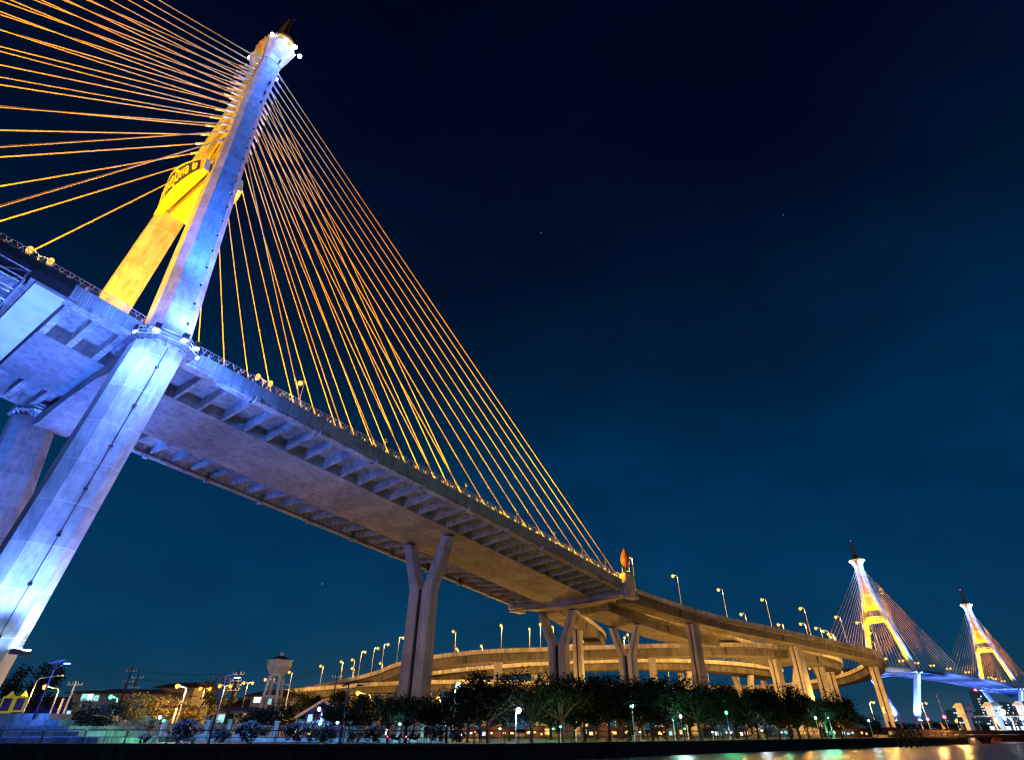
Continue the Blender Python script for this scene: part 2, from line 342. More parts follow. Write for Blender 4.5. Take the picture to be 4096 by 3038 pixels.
def pylon(root, fr, s0, zd, numeral, detail, zbase):
    """diamond pylon, its centre at deck station s0. zd = deck level there"""
    dz = zd - 50
    sk = (lambda l: s0 - .1 * max(0., l)) if detail else (lambda l: s0)
    for sg in (-1, 1):
        m = MB()
        lo = [(zbase, 4.2, 4.15, 3.1), (8 + dz, 7.8, 4.05, 3.05), (46.2 + dz, 22.9, 3.6, 2.8)]
        m.loft([octo(fr, sk(sg * l) - .6, sg * l, z, a, b) for z, l, a, b in lo])
        up = [(46.2 + dz, 22.9, 3.3, 2.7), (85 + dz, 13.8, 3.05, 2.5), (122 + dz, 5.2, 2.7, 2.2), (128 + dz, 4.1, 2.6, 2.), (134 + dz, 3.5, 2.6, 1.9), (149 + dz, 2.65, 2.6, 1.85)]
        m.loft([octo(fr, sk(sg * l), sg * l, z, a, b) for z, l, a, b in up])
        leg = part('leg', m, M['pylon'], root)
        # flared capital
        m = MB(); m.loft([octo(fr, s0, sg * 2.65, 149.01 + dz, 2.7, 1.95), octo(fr, s0, sg * 2.8, 151 + dz, 3.0, 2.1), octo(fr, s0, sg * 3.7, 156 + dz, 4.2, 3.1), octo(fr, s0, sg * 3.7, 156.6 + dz, 4.2, 3.1)])
        part('capital', m, M['pylon_cap'], root)
        # drain pipe down the leg
        if detail and sg < 0:
            m = MB(); m.tube([fr.P(s0 + .0, -8.2 - 3.1, 9), fr.P(s0 + .0, -22.9 - 2.85, 46)], .06, 5)
            for k in range(7):
                t = k / 6.5; c = fr.P(s0 + .0, -11.3 - t * 14.45, 9 + 37 * t); m.box(c, (.5, .25, .3), (fr.L, fr.N, UPZ))
            part('drain_pipe', m, M['dsteel'], root)
            # row of clip-on uplights on the outer edge of the leg
            for k in range(15):
                z = 52 + k * 4.55; l = 22.9 + (5.2 - 22.9) * (z - 46.2) / 75.8 + .1
                m = MB(); c = fr.P(s0 + 1.62, -l - 2.6, z); m.box(c, (.3, .26, .5), (fr.L, fr.N, UPZ)); m.cur = 1; m.box(c + UPZ * .28 , (.12, .12, .06), (fr.L, fr.N, UPZ))
                part('marker_light', m, [M['dsteel'], M['e_blu']], root)
            for z in (150.2, 139, 134, 129.5, 124.5):
                m = MB(); m.box(fr.P(s0 + 1.3, -(2.9 if z > 149 else 2.65 + max(0, 149 - z) * .0567) - 2.0, z), (.5, .5, 1.1), (fr.L, fr.N, UPZ)); part('vent_slot', m, M['dark'], root)
    # web wall joining the upper legs
    m = MB(); m.loft([[fr.P(s0 + a, b * l, z) for a, b in ((1.5, -1), (1.5, 1), (-1.5, 1), (-1.5, -1))] for z, l in ((122.2 + dz, 4.2), (128 + dz, 2.9), (134 + dz, 2.2), (156 + dz, 1.6))])
    part('upper_web', m, M['web'], root)
    m = MB(); m.loft([[fr.P(s0 + a, b * l, z) for a, b in ((1.3, -1), (1.3, 1), (-1.3, 1), (-1.3, -1))] for z, l in ((106 + dz, 8.0), (122. + dz, 4.1))])
    pl = part('web_wall', m, M['plate'], root)
    # royal-looking tiered emblem, as raised dark strokes on the wall
    m = MB()
    def stroke(pts, r=.09):
        for sd in (-1.34, 1.34):
            m.tube([fr.P(s0 + sd, (-x if sd < 0 else x) * .82, z * .82 + 19.3 + dz) for x, z in pts], r, 4)
    for k, (wd, zz) in enumerate(((.5, 121.2), (.85, 119.6), (1.2, 117.9))):
        stroke([(-wd, zz), (0, zz + 1.1), (wd, zz), (-wd, zz)])
    stroke([(0, 122.2), (0, 125)]); stroke([(-1.9, 109), (-2.2, 112), (-1.5, 116.5), (0, 118), (1.5, 116.5), (2.2, 112), (1.9, 109), (0, 107.9), (-1.9, 109)])
    for a in range(7):
        t = a * .9; stroke([(-1.1 + .25 * math.sin(t), 109.4 + a * .9), (-.2 + .3 * math.cos(t), 110 + a * .9), (.9 + .2 * math.sin(t * 2), 109.3 + a * .9)], .11)
    for x in (-2.9, 2.9): stroke([(x, 108.2), (x * .93, 111), (x * 1.02, 113), (x * .8, 115.5)])
    stroke([(-3.2, 107.6), (0, 107.1), (3.2, 107.6)], .13)
    part('emblem', m, M['ink'], pl)
    # portal beam behind the signs
    m = MB(); m.loft([[fr.P(s0 + a, l, z + dz) for a, z in ((2., 94.5), (2., 99), (-2., 99), (-2., 94.5))] for l in (-9.6, 9.6)])
    part('portal_beam', m, M['plate'], root)
    # curved name boards on both faces
    for sd in (-1, 1):
        m = MB(); rings = []; n = 12
        for i in range(n + 1):
            x = -1 + 2 * i / n; b = 4.45 + .8 * (1 - x * x)
            rings.append([fr.P(s0 + sd * q, l * x, z + dz) for q, z, l in ((3.2, 94, 11.6), (b, 94, 11.6), (b + 1.9 * (1 - x * x), 99.2, 9.3), (3.2, 99.2, 9.3))])
        m.loft(rings if sd > 0 else rings[::-1]); bd = part('name_board', m, M['yellow'], root)
        m = MB(); m.loft([[fr.P(s0 + sd * q, l, z + dz) for q, z in ((3.19, 94.05), (3.12, 94.05), (3.12, 99.15), (3.19, 99.15))] for l in (-9.2, 9.2)]); part('back_shade_panel', m, M['back_shade'], bd)  # dark sheet stands in for the shade behind the board
        m = MB(); rings = []
        for i in range(n + 1):
            x = (-1 + 2 * i / n) * .88; b = 4.45 + .8 * (1 - x * x) + .06
            rings.append([fr.P(s0 + sd * (b + 1.9 * (1 - x * x) * (z - 94) / 5.2), l * x, z + dz) for z, l in ((94.9, 11.), (98.7, 9.4))])
        m.loft(rings, False, False); part('name_field', m, M['navy'], bd)
        vs, fs = txt_mesh('สะพานภูมิพล ' + numeral, 3.4, .03)
        m = MB(); out = []
        for v in vs:
            l = v.x * .86; x = l / 11.; b = 4.45 + .8 * (1 - x * x) + .14 + v.z + 1.9 * (1 - x * x) * (2.75 + v.y) / 5.2
            out.append(fr.P(s0 + sd * b, sd * l, 96.75 + v.y * 1.0 + dz))
        m.add(out, fs); part('name_lettering', m, M['yellow'], bd)
        for sg in (-1, 1):
            m = MB(); m.box(fr.P(s0 + sd * 2.75, sg * 9.4, 96.6 + dz), (.85, .8, 3), (fr.L, fr.N, UPZ)); part('bracket', m, M['dark'], bd)
    # spire on its platform
    m = MB(); m.loft([[fr.P(s0 + a * math.cos(t), a * 1.75 * math.sin(t), z + dz) for t in [2 * math.pi * k / 16 for k in range(16)]] for a, z in ((3.6, 156.65), (4.6, 157.8), (4.7, 158.4), (3.6, 158.9))])
    part('crown_platform', m, M['web'], root)
    m = MB()
    m.loft([[fr.P(s0 + a * math.cos(t), a * math.sin(t), z + dz) for t in [2 * math.pi * k / 10 for k in range(10)]] for a, z in ((3.1, 158.9), (2.5, 161.2), (1.9, 165), (1.2, 172), (.55, 177.5), (.2, 178.6))])
    sp = part('spire', m, M['gold'], root)
    m = MB(); m.ball(fr.P(s0 + .8, -.4, 178.6 + dz), .28); part('beacon', m, M['e_red' if numeral == '๑' else 'gold'], sp)
    # crown floodlights on short outriggers, aimed down the legs
    for sg in (-1, 1):
        for a, b in ((-3.2, 2.6), (-.2, 4.6), (2.2, 4.7), (4.4, 2.9)):
            m = MB(); p = fr.P(s0 + a * 1.18, sg * (3.7 + b * .86), 157 + dz)
            m.tube([fr.P(s0 + a * .8, sg * (3.7 + b * .6), 156.7 + dz), p], .08, 5)
            m.box(p + UPZ * .25, (.7, .7, .4), (fr.L, fr.N, UPZ)); m.cur = 1; m.ball(p - UPZ * .35, .6 if detail else .75)
            part('crown_floodlight', m, [M['dsteel'], M['e_blu']], root)
    if detail:
        for k in range(8):
            a = k * math.pi / 4; m = MB(); p = fr.P(s0 - 3.6 - .3 * (k % 3), 1.5 * k - 4, 158.5); m.tube([p, p + UPZ * 1.6], .06, 4); m.cur = 1; m.box(p + UPZ * 1.7, (.3, .3, .3))
            part('lamp_post', m, [M['steel'], M['white']], root)
    # crossbeam under the deck
    m = MB()
    rings = []
    for l, zb in ((-21.3, 44.6), (-15, 44.0), (-9, 44.9), (0, 45.1), (9, 44.9), (15, 44.), (21.3, 44.6)):
        rings.append([fr.P(s0 + a, l, z + dz) for a, z in ((3.1, zb), (3.1, 46.7), (-3.3, 46.7), (-3.3, zb))])
    m.loft(rings); part('crossbeam', m, M['soffit'], root)
    # service platforms with railing and floodlights at deck level
    for sg in (-1, 1):
        m = MB(); zb = 47. + dz
        for rr, zz in ((4.7, 0), (4.7, 1.1), (4.7, .55), (3.7, 0)):
            ring = octo(fr, sk(sg * 22.7), sg * 22.7, zb + zz, rr, rr * .93, .5)
            m.tube(ring + [ring[0]], .07 if zz else .14, 4)
        a4 = octo(fr, sk(sg * 22.7), sg * 22.7, zb, 4.7, 4.37, .5); a3 = octo(fr, sk(sg * 22.7), sg * 22.7, zb, 3.1, 2.9, .5)
        for k in range(8):
            for t in (0, .33, .66):
                p = a4[k].lerp(a4[(k + 1) % 8], t); q = a3[k].lerp(a3[(k + 1) % 8], t)
                m.tube([p, p + UPZ * 1.1], .06, 4); m.tube([p, q], .1, 4); m.tube([p - UPZ * .0, q - UPZ * .8], .07, 4)
            m.loft([[a3[k], a3[(k + 1) % 8], a4[(k + 1) % 8], a4[k]], [x + UPZ * .06 for x in (a3[k], a3[(k + 1) % 8], a4[(k + 1) % 8], a4[k])]])
        pf = part('service_platform', m, M['steel'], root)
        for a, b in (((-4.6, 1.2), (-3., 4.3), (1.2, 4.7), (3.6, 3.7), (5.0, 1.)) if detail else ((-4.6, 1.2), (0, 5.), (4.6, 2.))):
            p = fr.P(s0 + a, sg * (22.7 + b), zb + .75); m = MB()
            m.box(p + UPZ * .55, (.9, .9, .35), (fr.L, fr.N, UPZ)); m.box(p, (.85, .85, .7), (fr.L, fr.N, UPZ)); m.cur = 1
            m.box(p - UPZ * .42 + fr.N * sg * .2, (.7, .7, .16), (fr.L, fr.N, UPZ))
            part('floodlight', m, [M['dsteel'], M['e_blu']], pf)
    # floodlight collar near the foot
    for sg in (-1, 1):
        for k, (a, b) in enumerate(((-2.6, 3.5), (.2, 3.9), (2.8, 3.6), (4.3, 1.6))):
            p = fr.P(s0 - .6 + a * 1.1, sg * (7.6 + b), 7.6 + dz); m = MB(); m.box(p, (1.1, .8, .6), (fr.L, fr.N, UPZ)); m.cur = 1; m.box(p + UPZ * .36, (.95, .65, .12), (fr.L, fr.N, UPZ))
            part('foot_floodlight', m, [M['dsteel'], M['e_blu']], root)

def sweep(fr, zf_, prof, s0, s1, n):
    rings = []
    for i in range(n + 1):
        s = s0 + (s1 - s0) * i / n
        rings.append([fr.P(s, l, zf_(s) + z) for l, z in prof])
    return rings

def cables(root, fr, s0, zd, anchors, ztops, zfun, sides, r, W=21.3, tubes=True, stuff_after=None):
    for sg in (-1, 1):
        for sd in sides:
            for s, zt in zip(anchors, ztops):
                top = fr.P(s0 + sd * 2.3, sg * (2.65 if zt > 134 else 2.65 + (134 - zt) * .22), zt + zd - 50); ss = s0 + sd * s; bot = fr.P(ss, sg * W, zfun(ss) - .2)
                # sag a little
                pts = []
                for k in range(9):
                    t = k / 8; p = top.lerp(bot, t); p = p - UPZ * (4 * t * (1 - t) * .0022 * (top - bot).length); pts.append(p)
                m = MB(); m.tube(pts, r, 8)
                c = part('stay_cable', m, M['cable'], root, True)
                if tubes:
                    d = (pts[1] - pts[0]).normalized(); m = MB(); m.tube([pts[0] - d * 1.5, pts[0] + d * 3.4], r * 2.1, 8); m.tube([pts[0] + d * 3.4, pts[0] + d * 3.6], [r * 2.4, r * 2.4], 8)
                    part('anchor_tube', m, M['collar'], c, True)
                    d = (pts[-2] - pts[-1]).normalized(); m = MB(); m.tube([pts[-1], pts[-1] + d * 2.6], r * 1.5, 8); part('anchor_socket', m, M['collar'], c, True)

# ================================================================== NEAR BRIDGE
near = thing('cable_stayed_bridge', 'huge near cable-stayed bridge with blue floodlit pylon, seen from below at the left', 'bridge', NB.P(0, 0, GZ))
nb_c, LN, NN = near, NB.L, NB.N
pylon(near, NB, 1.6, 50, '๒', True, GZ)
# deck
S0, S1 = -240, 148.
m = MB()
m.loft(sweep(NB, zn, [(-21.58, -.55), (21.58, -.55), (21.58, -.85), (9.4, -.85), (-9.4, -.85), (-21.58, -.85)], S0, S1, 60)); part('deck_slab', m, M['deck'], near)
m = MB(); m.loft(sweep(NB, zn, [(-9.4, -.87), (9.4, -.87), (9.4, -3.1), (-9.4, -3.1)], -12.2, 144, 34)); part('box_girder', m, M['soffit'], near)
for sg in (-1, 1):
    pr_ = [(21.9, 0), (21.9, -2.15), (21.6, -2.15), (21.6, 0)]
    m = MB(); rr = sweep(NB, zn, [(sg * a, b) for a, b in pr_], S0, 142.5, 70); m.loft(rr if sg > 0 else [x[::-1] for x in rr]); part('fascia', m, M['fascia'], near)
    # edge beam made of precast lengths with stepped ends
    s = 5.6; k = 0
    m = MB()
    while s < 141:
        e = min(s + 13.2, 142)
        pr2 = [(21.75, -2.0), (21.75, -2.75), (20.3, -2.95), (20.1, -2.2), (20.1, -.87), (21.55, -.87)]
        rr = sweep(NB, zn, [(sg * a, b) for a, b in pr2], s + .35, e, 4); m.loft(rr if sg < 0 else [x[::-1] for x in rr])
        c = NB.P(s + .1, sg * 21.3, zn(s) - 2.6); m.box(c, (.9, 1.4, .9), (LN, NN, UPZ))
        s += 14.03
    m.loft(sweep(NB, zn, [(sg * a, b) for a, b in [(21.75, -2.0), (21.75, -2.75), (20.3, -2.95), (20.1, -.87)]], -12.8, 5.0, 3))
    part('edge_beam', m, M['edge'], near)
    # drain pipe slung below the edge beam
    m = MB(); m.tube([NB.P(s, sg * 19.9, zn(s) - 2.55) for s in range(7, 142, 5)], .13, 5); part('drain_pipe', m, M['dsteel'], near)
    # railing
    m = MB()
    def rail(z, r, a, b):
        m.tube([NB.P(s, sg * 21.7, zn(s) + z) for s in range(a, b + 1, 3)], r, 4)
    for a, b in ((-90, 142),):
        for z, r in ((1.25, .07), (.72, .03), (.4, .03)): rail(z, r, a, b)
    s = -60.
    while s < 142:
        p = NB.P(s, sg * 21.7, zn(s)); m.tube([p, p + UPZ * .55], .07, 4); m.tube([p + UPZ * .5, p + UPZ * 1.2 + LN * .42], .05, 4); m.tube([p + UPZ * .5, p + UPZ * 1.2 - LN * .42], .05, 4)
        s += 1.45
    part('railing', m, M['steel'], near)
    # bollards / lit reflector posts behind the railing
    m = MB(); s = -40.
    while s < 142:
        m.box(NB.P(s, sg * 21.2, zn(s) + .45), (.3, .25, .8), (LN, NN, UPZ)); s += 2.9
    part('kerb_posts', m, M['white'], near)
# ribs
for k in range(29):
    s = 10.6 + k * 4.677
    for sg in (-1, 1):
        m = MB(); z = zn(s)
        m.loft([[NB.P(s + a, sg * l, z + q) for a in (-.26, .26) for q in ((t, b) if a < 0 else (b, t))] for l, t, b in ((9.42, -.86, -3.05), (20.05, -.86, -2.25))])
        part('rib', m, M['deck'], near)
# pylon zone: cover plate, transverse beams
m = MB(); m.loft(sweep(NB, zn, [(-21.5, -2.3), (21.5, -2.3), (21.5, -2.8), (-21.5, -2.8)], -16.9, -12.6, 3)); part('cover_plate', m, M['bluesteel'], near)
for s in (-11.6, -7.5, -3.4):
    for sg in (-1, 1):
        m = MB(); m.loft([[NB.P(s + a, sg * l, zn(s) + q) for a in (-.5, .5) for q in ((t, b) if a < 0 else (b, t))] for l, t, b in ((9.42, -.86, -3.08), (20.2, -.86, -2.6))]); part('diaphragm', m, M['edge'], near)
# steel grid and gantry under the main span
m = MB()
for l in (-20, -7, 7, 20):
    m.loft(sweep(NB, zn, [(l - .3, -.86), (l + .3, -.86), (l + .3, -2.9), (l - .3, -2.9)], -235, -17.6, 28))
s = -21.
while s > -225:
    m.box(NB.P(s, 0, zn(s) - 1.7), (.4, 40, 1.6), (LN, NN, UPZ)); s -= 4.5
part('steel_grid', m, M['dsteel'], near)
m = MB()
def lat_line(s, z): return lambda l: NB.P(s, l, zn(s) + z)
for s in (-18.3, -22.6, -27):
    A = lat_line(s, -2.9); B = lat_line(s, -4.3)
    m.tube([A(-24), A(20)], .14, 4); m.tube([B(-24), B(20)], .14, 4)
    for k in range(11):
        l = -24 + k * 4; m.tube([A(l), B(l)], .09, 4); m.tube([B(l), A(l + 4)], .08, 4)
for k in range(12):
    l = -24 + k * 4
    for z in (-2.9, -4.3):
        m.tube([NB.P(-18.3, l, zn(-18.3) + z), NB.P(-27, l, zn(-27) + z)], .09, 4)
        m.tube([NB.P(-18.3, l, zn(-18.3) + z), NB.P(-22.6, l + 4, zn(-22.6) + z)], .07, 4); m.tube([NB.P(-22.6, l + 4, zn(-22.6) + z), NB.P(-27, l, zn(-27) + z)], .07, 4)
part('inspection_gantry', m, M['steel'], near)
# dark triangular wind fairing on the fascia near the pylon
m = MB(); m.loft([[NB.P(s, l, zn(s) + z) for l, z in ((-21.95, .3), (-22.4, -1.2), (-21.95, -2.5))] for s in (-60, -12.6)]); part('wind_fairing', m, M['dsteel'], near)
m = MB(); m.loft([[NB.P(s, l, zn(s) + z) for l, z in ((21.95, .3), (22.4, -1.2), (21.95, -2.5))] for s in (-12.6, -60)]); part('wind_fairing', m, M['dsteel'], near)
# end diaphragm and abutment beam
m = MB(); s = 145.5
m.loft([[NB.P(s + a, l, zn(s) + q) for a, q in ((-1.6, -.9), (-1.6, b), (2.4, b - .3), (2.4, -.9))] for l, b in ((-21.4, -3.0), (-9, -4.4), (12, -4.4), (21.4, -3.0))]); part('end_diaphragm', m, M['soffit'], near)
for sg in (-1, 1):
    m = MB(); s = 145.8
    m.loft([[NB.P(s + a, sg * l, zn(s) + z) for a, l in ((-2.6, 20.6), (2.6, 20.6), (2.6, 22.8), (-2.6, 22.8))] for z in (-3.4, 2.1)]); m.box(NB.P(s + 1.2, sg * 21.7, zn(s) - 3.7), (5.6, 2.6, .8), (LN, NN, UPZ))
    part('end_block', m, M['para'], near)
m = MB(); s = 143.2; z = zn(s) - 4.6
m.tube([NB.P(s, -20, z + 1.9), NB.P(s, -20, z + .6), NB.P(s, -18.5, z + .3), NB.P(s, -3, z)], .14, 5); part('drain_pipe', m, M['dsteel'], near); m = MB(); m.tube([NB.P(s, 9, z), NB.P(s, 21, z + .4), NB.P(s, 21, z + 2)], .14, 5)
part('drain_pipe', m, M['dsteel'], near)
# stay cables
AN = [27.2, 37, 46, 54.5, 63.5, 72.3, 80.7, 88.9, 96.8, 104.4, 112.2, 119.5, 127.4, 134.5, 141.]
ZT = [109 + 39.2 * (k / 14) ** .93 for k in range(15)]
cables(near, NB, 1.6, 50, AN, ZT, zn, (1,), .115)
cables(near, NB, 1.6, 50, [a * (1.1 + .55 * k / 14) for k, a in enumerate(AN)], ZT, zn, (-1,), .15)

def ypier(parent, c, dirN, zt, zj, half, wl, ws, zb=GZ, mat='pier', nm='pier'):
    """two half-columns with a dark drain slot that split into a Y. dirN: unit vector across the deck"""
    dn = Vector(dirN); dl = Vector((dn.y, -dn.x, 0)); c = Vector((c[0], c[1], 0))
    pr0 = None
    for sg in (-1, 1):
        m = MB(); rings = []
        for z, off, wd, k in ((zb, wl * .76, wl * 1.05, 1.08), (zj, wl * .74, wl, 1.), (zj + (zt - zj) * .5, (wl * .74 + half) / 2 + .1, wl * .86, .92), (zt, half, wl * .82, .85)):
            h = wd / 2; q = ws / 2 * k; ch = min(h, q) * .35
            rings.append([c + dn * (sg * off + b) + dl * a + UPZ * z for a, b in ((-q, -h + ch), (-q + ch, -h), (q - ch, -h), (q, -h + ch), (q, h - ch), (q - ch, h), (-q + ch, h), (-q, h - ch))])
        m.loft(rings)
        if pr0 is None: pr0 = part(nm, m, M[mat], parent)
        else: part('second_shaft', m, M[mat], pr0)
    m = MB(); m.box(c + UPZ * ((zb + zj) / 2), (ws * .5, wl * .6, zj - zb), (dl, dn, UPZ))
    part('drain_slot', m, M['dark'], pr0)
    m = MB()
    for sg in (-1, 1): m.box(c + dn * (sg * half) + UPZ * (zt + .15), (ws * .5, wl * .6, .5), (dl, dn, UPZ))
    part('bearing', m, M['dark'], pr0)
    return pr0
c = NB.P(84.6, .6, 0); ypier(near, c, NN, zn(86) - 3.45, 26.5, 7.0, 3.0, 3.6)
c = NB.P(149, 6.6, 0); ypier(near, c, NN, zn(149) - 4.6, 20.3, 6.0, 2.6, 3.2)

# bud sculpture on the end block
b0 = NB.P(145.8, -21.7, zn(145.8) + 2.12)
t = thing('bud_sculpture', 'rust-brown bud-shaped finial on the concrete end block of the near bridge', 'sculpture', b0)
m = MB(); m.lathe(b0, [(1.5, 0), (1.5, .5), (1.1, .7), (.35, 1.0), (.3, 2.0)], 10); part('stand', m, M['dsteel'], t)
m = MB(); m.lathe(b0 + UPZ * 2, [(.3, 0), (1.2, .8), (1.45, 2.0), (1.1, 3.6), (.4, 4.9), (.03, 5.4)], 10); bud = part('bud', m, M['bronze'], t, True)
m = MB(); m.box(b0 + UPZ * 4.3, (.12, 2.5, 4.2)); part('fin', m, M['bronze'], bud)
for k in range(4):
    a = k * 1.57 + .6; m = MB(); p = b0 + Vector((1.5 * math.cos(a), 1.5 * math.sin(a), .4)); m.tube([p, p + UPZ * 1.6], [.18, .05], 5); part('spike', m, M['white'], t)

# ================================================================== FAR BRIDGE
far = thing('cable_stayed_bridge', 'distant cable-stayed bridge across the river with two yellow and blue lit pylons', 'bridge', FB.P(0, 0, GZ))
pylon(far, FB, 0, 50, '๑', False, GZ)
pylon(far, FB, 439, 50, '๑', False, GZ)
m = MB(); m.loft(sweep(FB, zf, [(-20.4, -.6), (20.4, -.6), (20.4, -1), (-20.4, -1)], -150, 590, 60)); part('deck_slab', m, M['deck'], far)
m = MB(); m.loft(sweep(FB, zf, [(-9.4, -1.02), (9.4, -1.02), (9.4, -3.2), (-9.4, -3.2)], -150, 0, 20)); part('box_girder', m, M['soffit'], far)
m = MB()
for l in (-19.5, -11, -3, 6, 19.5): m.loft(sweep(FB, zf, [(l - .35, -1.02), (l + .35, -1.02), (l + .35, -3.), (l - .35, -3.)], 4, 435, 40))
part('steel_girders', m, M['deck'], far)
for sg in (-1, 1):
    m = MB(); m.loft(sweep(FB, zf, [(sg * a, b) for a, b in ((21.9, 0), (21.9, -2.3), (20.4, -2.6), (20.4, -1.05), (21.5, 0))], -150, 590, 70)); part('fascia', m, M['edge'], far)
    m = MB()
    for z in (1.2, .6): m.tube([FB.P(s, sg * 21.7, zf(s) + z) for s in range(-150, 590, 10)], .1, 4)
    for s in range(-150, 590, 5): m.tube([FB.P(s, sg * 21.7, zf(s)), FB.P(s, sg * 21.7, zf(s) + 1.2)], .1, 4)
    part('railing', m, M['steel'], far)
for k in range(16):
    s = -8 - k * 9
    for sg in (-1, 1):
        m = MB(); m.loft([[FB.P(s + a, sg * l, zf(s) + q) for a in (-.35, .35) for q in ((-1.01, b) if a < 0 else (b, -1.01))] for l, b in ((9.42, -3.1), (20.3, -2.4))]); part('rib', m, M['deck'], far)
A2 = [30, 40, 50, 60, 70, 80, 90, 100, 111, 122, 133, 144]
Z2 = [110 + 38 * (k / 11) ** .93 for k in range(12)]
cables(far, FB, 0, 50, A2, Z2, zf, (-1,), .13, tubes=False)
cables(far, FB, 0, 50, [a * 1.35 for a in A2], Z2, zf, (1,), .13, tubes=False)
cables(far, FB, 439, 50, [a * 1.35 for a in A2], Z2, zf, (-1,), .13, tubes=False)
cables(far, FB, 439, 50, A2, Z2, zf, (1,), .13, tubes=False)
m = MB(); m.box(FB.P(-28, -12, 46), (3, 20, 1.2), (FB.L, FB.N, UPZ)); part('inspection_gantry', m, M['steel'], far)

# ================================================================== VIADUCTS
VIA = {}
def resample(pts, step):
    pts = [Vector(p) for p in pts]; out = []
    # Catmull-Rom
    for i in range(len(pts) - 1):
        p0 = pts[max(i - 1, 0)]; p1 = pts[i]; p2 = pts[i + 1]; p3 = pts[min(i + 2, len(pts) - 1)]
        n = max(2, int((p2 - p1).length / step))
        for k in range(n):
            t = k / n; out.append(.5 * ((2 * p1) + (p2 - p0) * t + (2 * p0 - 5 * p1 + 4 * p2 - p3) * t * t + (3 * p1 - p0 - 3 * p2 + p3) * t ** 3))
    out.append(pts[-1]); return out
def viaduct(key, label, pts, w, depth=2.7, side=1, over=1.0, fence=False, mat='ramp', rail=False):
    """pts: top of the parapet nearest the camera; deck spreads to the left (side=1) of the travel direction"""
    P = resample(pts, 4.); base = Vector((P[0].x, P[0].y, GZ))
    t = thing('elevated_ramp', label, 'viaduct', base)
    nr = []
    for i in range(len(P)):
        d = P[min(i + 1, len(P) - 1)] - P[max(i - 1, 0)]; d.z = 0; d.normalize(); nr.append(Vector((-d.y, d.x, 0)) * side)
    def sw(prof, name, mt, par=None):
        rings = [[P[i] + nr[i] * a + UPZ * b for a, b in prof] for i in range(len(P))]
        m = MB(); m.loft(rings); return part(name, m, mt, par or t)
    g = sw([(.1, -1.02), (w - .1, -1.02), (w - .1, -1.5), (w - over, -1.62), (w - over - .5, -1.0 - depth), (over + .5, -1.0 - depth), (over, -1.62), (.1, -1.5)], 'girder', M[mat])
    for a in (0, w - .28):
        pp = sw([(a, 0), (a + .28, 0), (a + .28, -1.3), (a, -1.3)], 'parapet', M['para'])
        if rail or fence:
            m = MB(); ps = [P[i] + nr[i] * (a + .14) for i in range(len(P))]
            h = 2.2 if fence else .9
            for z in (h, h * .5): m.tube([p + UPZ * z for p in ps], .05, 4)
            for i in range(len(ps) - 1):
                for tt in (0, .5): 
                    p = ps[i].lerp(ps[i + 1], tt); m.tube([p, p + UPZ * h], .05, 4)
            part('mesh_fence' if fence else 'hand_rail', m, M['steel'], pp)
    # expansion-joint drains
    m = MB()
    for i in range(6, len(P) - 1, 11):
        m.box(P[i] + nr[i] * (over * .95) + UPZ * -2.4, (.25, .2, 2.2), (nr[i], UPZ.cross(nr[i]), UPZ))
    if m.v: part('joint_drain', m, M['dark'], t)
    VIA[key] = (P, nr, w, t, depth); return t
def near_u(key, u, off=.5):
    P, nr, w, t, d = VIA[key]; best = None; hi = max(range(len(P)), key=lambda i: P[i].x)
    for i in range(hi + 1 if key == 'A' else len(P)):
        q = P[i] + nr[i] * (w * off); x, y = proj(q)
        e = abs(x - u)
        if best is None or e < best[0]: best = (e, i)
    return best[1]
def column(key, i, wl=3.0, ws=2.6, off=.5, y=False, half=3.2, zj=.55):
    P, nr, w, t, d = VIA[key]; i = max(0, min(len(P) - 1, i)); c = P[i] + nr[i] * (w * off); zt = P[i].z - 1 - d - .05
    if y: return ypier(t, c, nr[i], zt - .35, GZ + (zt - GZ) * zj, half, wl * .62, ws * .95)
    dn = nr[i]; dl = Vector((dn.y, -dn.x, 0)); c0 = Vector((c.x, c.y, 0)); m = MB(); rings = []
    for z, k in ((GZ, 1.12), (zt - 3, 1.), (zt, 1.12)):
        a = ws / 2 * k; b = wl / 2 * k; g = .28; dp = .35
        rings.append([c0 + dl * x + dn * yv + UPZ * z for x, yv in ((-a, -b), (-a, -g), (-a + dp, -g), (-a + dp, g), (-a, g), (-a, b), (a, b), (a, g), (a - dp, g), (a - dp, -g), (a, -g), (a, -b))][::-1])
    m.loft(rings); p = part('pier', m, M['pier'], t)
    m = MB()
    for sg in (-1, 1): m.tube([c0 + dl * (sg * (ws / 2 - .2)) + UPZ * GZ, c0 + dl * (sg * (ws / 2 - .2)) + UPZ * (zt - .2)], .16, 5)
    part('drain_pipe', m, M['dark'], p); return p
def U(l): return [atz(*q) for q in l]

A_pts = U([(2543, 2352, 33.5), (2727, 2415, 32), (2911, 2467, 30), (3089, 2504, 28.5), (3246, 2538, 27), (3392, 2570, 25.5), (3480, 2590, 24.8), (3521, 2614, 24), (3538, 2637, 23.2), (3537, 2652, 22.4)])
A_pts = A_pts + [Vector(p) for p in ((157, 316, 21), (151, 331, 19.6), (140, 341, 18.4), (125, 345, 17.4), (105, 341, 16.5), (80, 331, 15.8), (55, 322, 15.5), (20, 308, 15.5), (-20, 297, 15.8), (-60, 301, 15), (-110, 325, 13))]
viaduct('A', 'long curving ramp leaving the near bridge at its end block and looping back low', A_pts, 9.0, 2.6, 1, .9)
B_pts = [Vector(p) for p in ((28.6, 208.5, 33.4), (40, 219, 31.2), (48, 226, 30), (58, 233, 28.5), (72, 241, 26.8), (84, 249.5, 25.6), (100, 262, 24.4), (112, 275, 23.8))]
viaduct('B', 'wide main approach ramp running straight on from the near bridge deck', B_pts, 17, 2.8, 1, 2.2, rail=True)
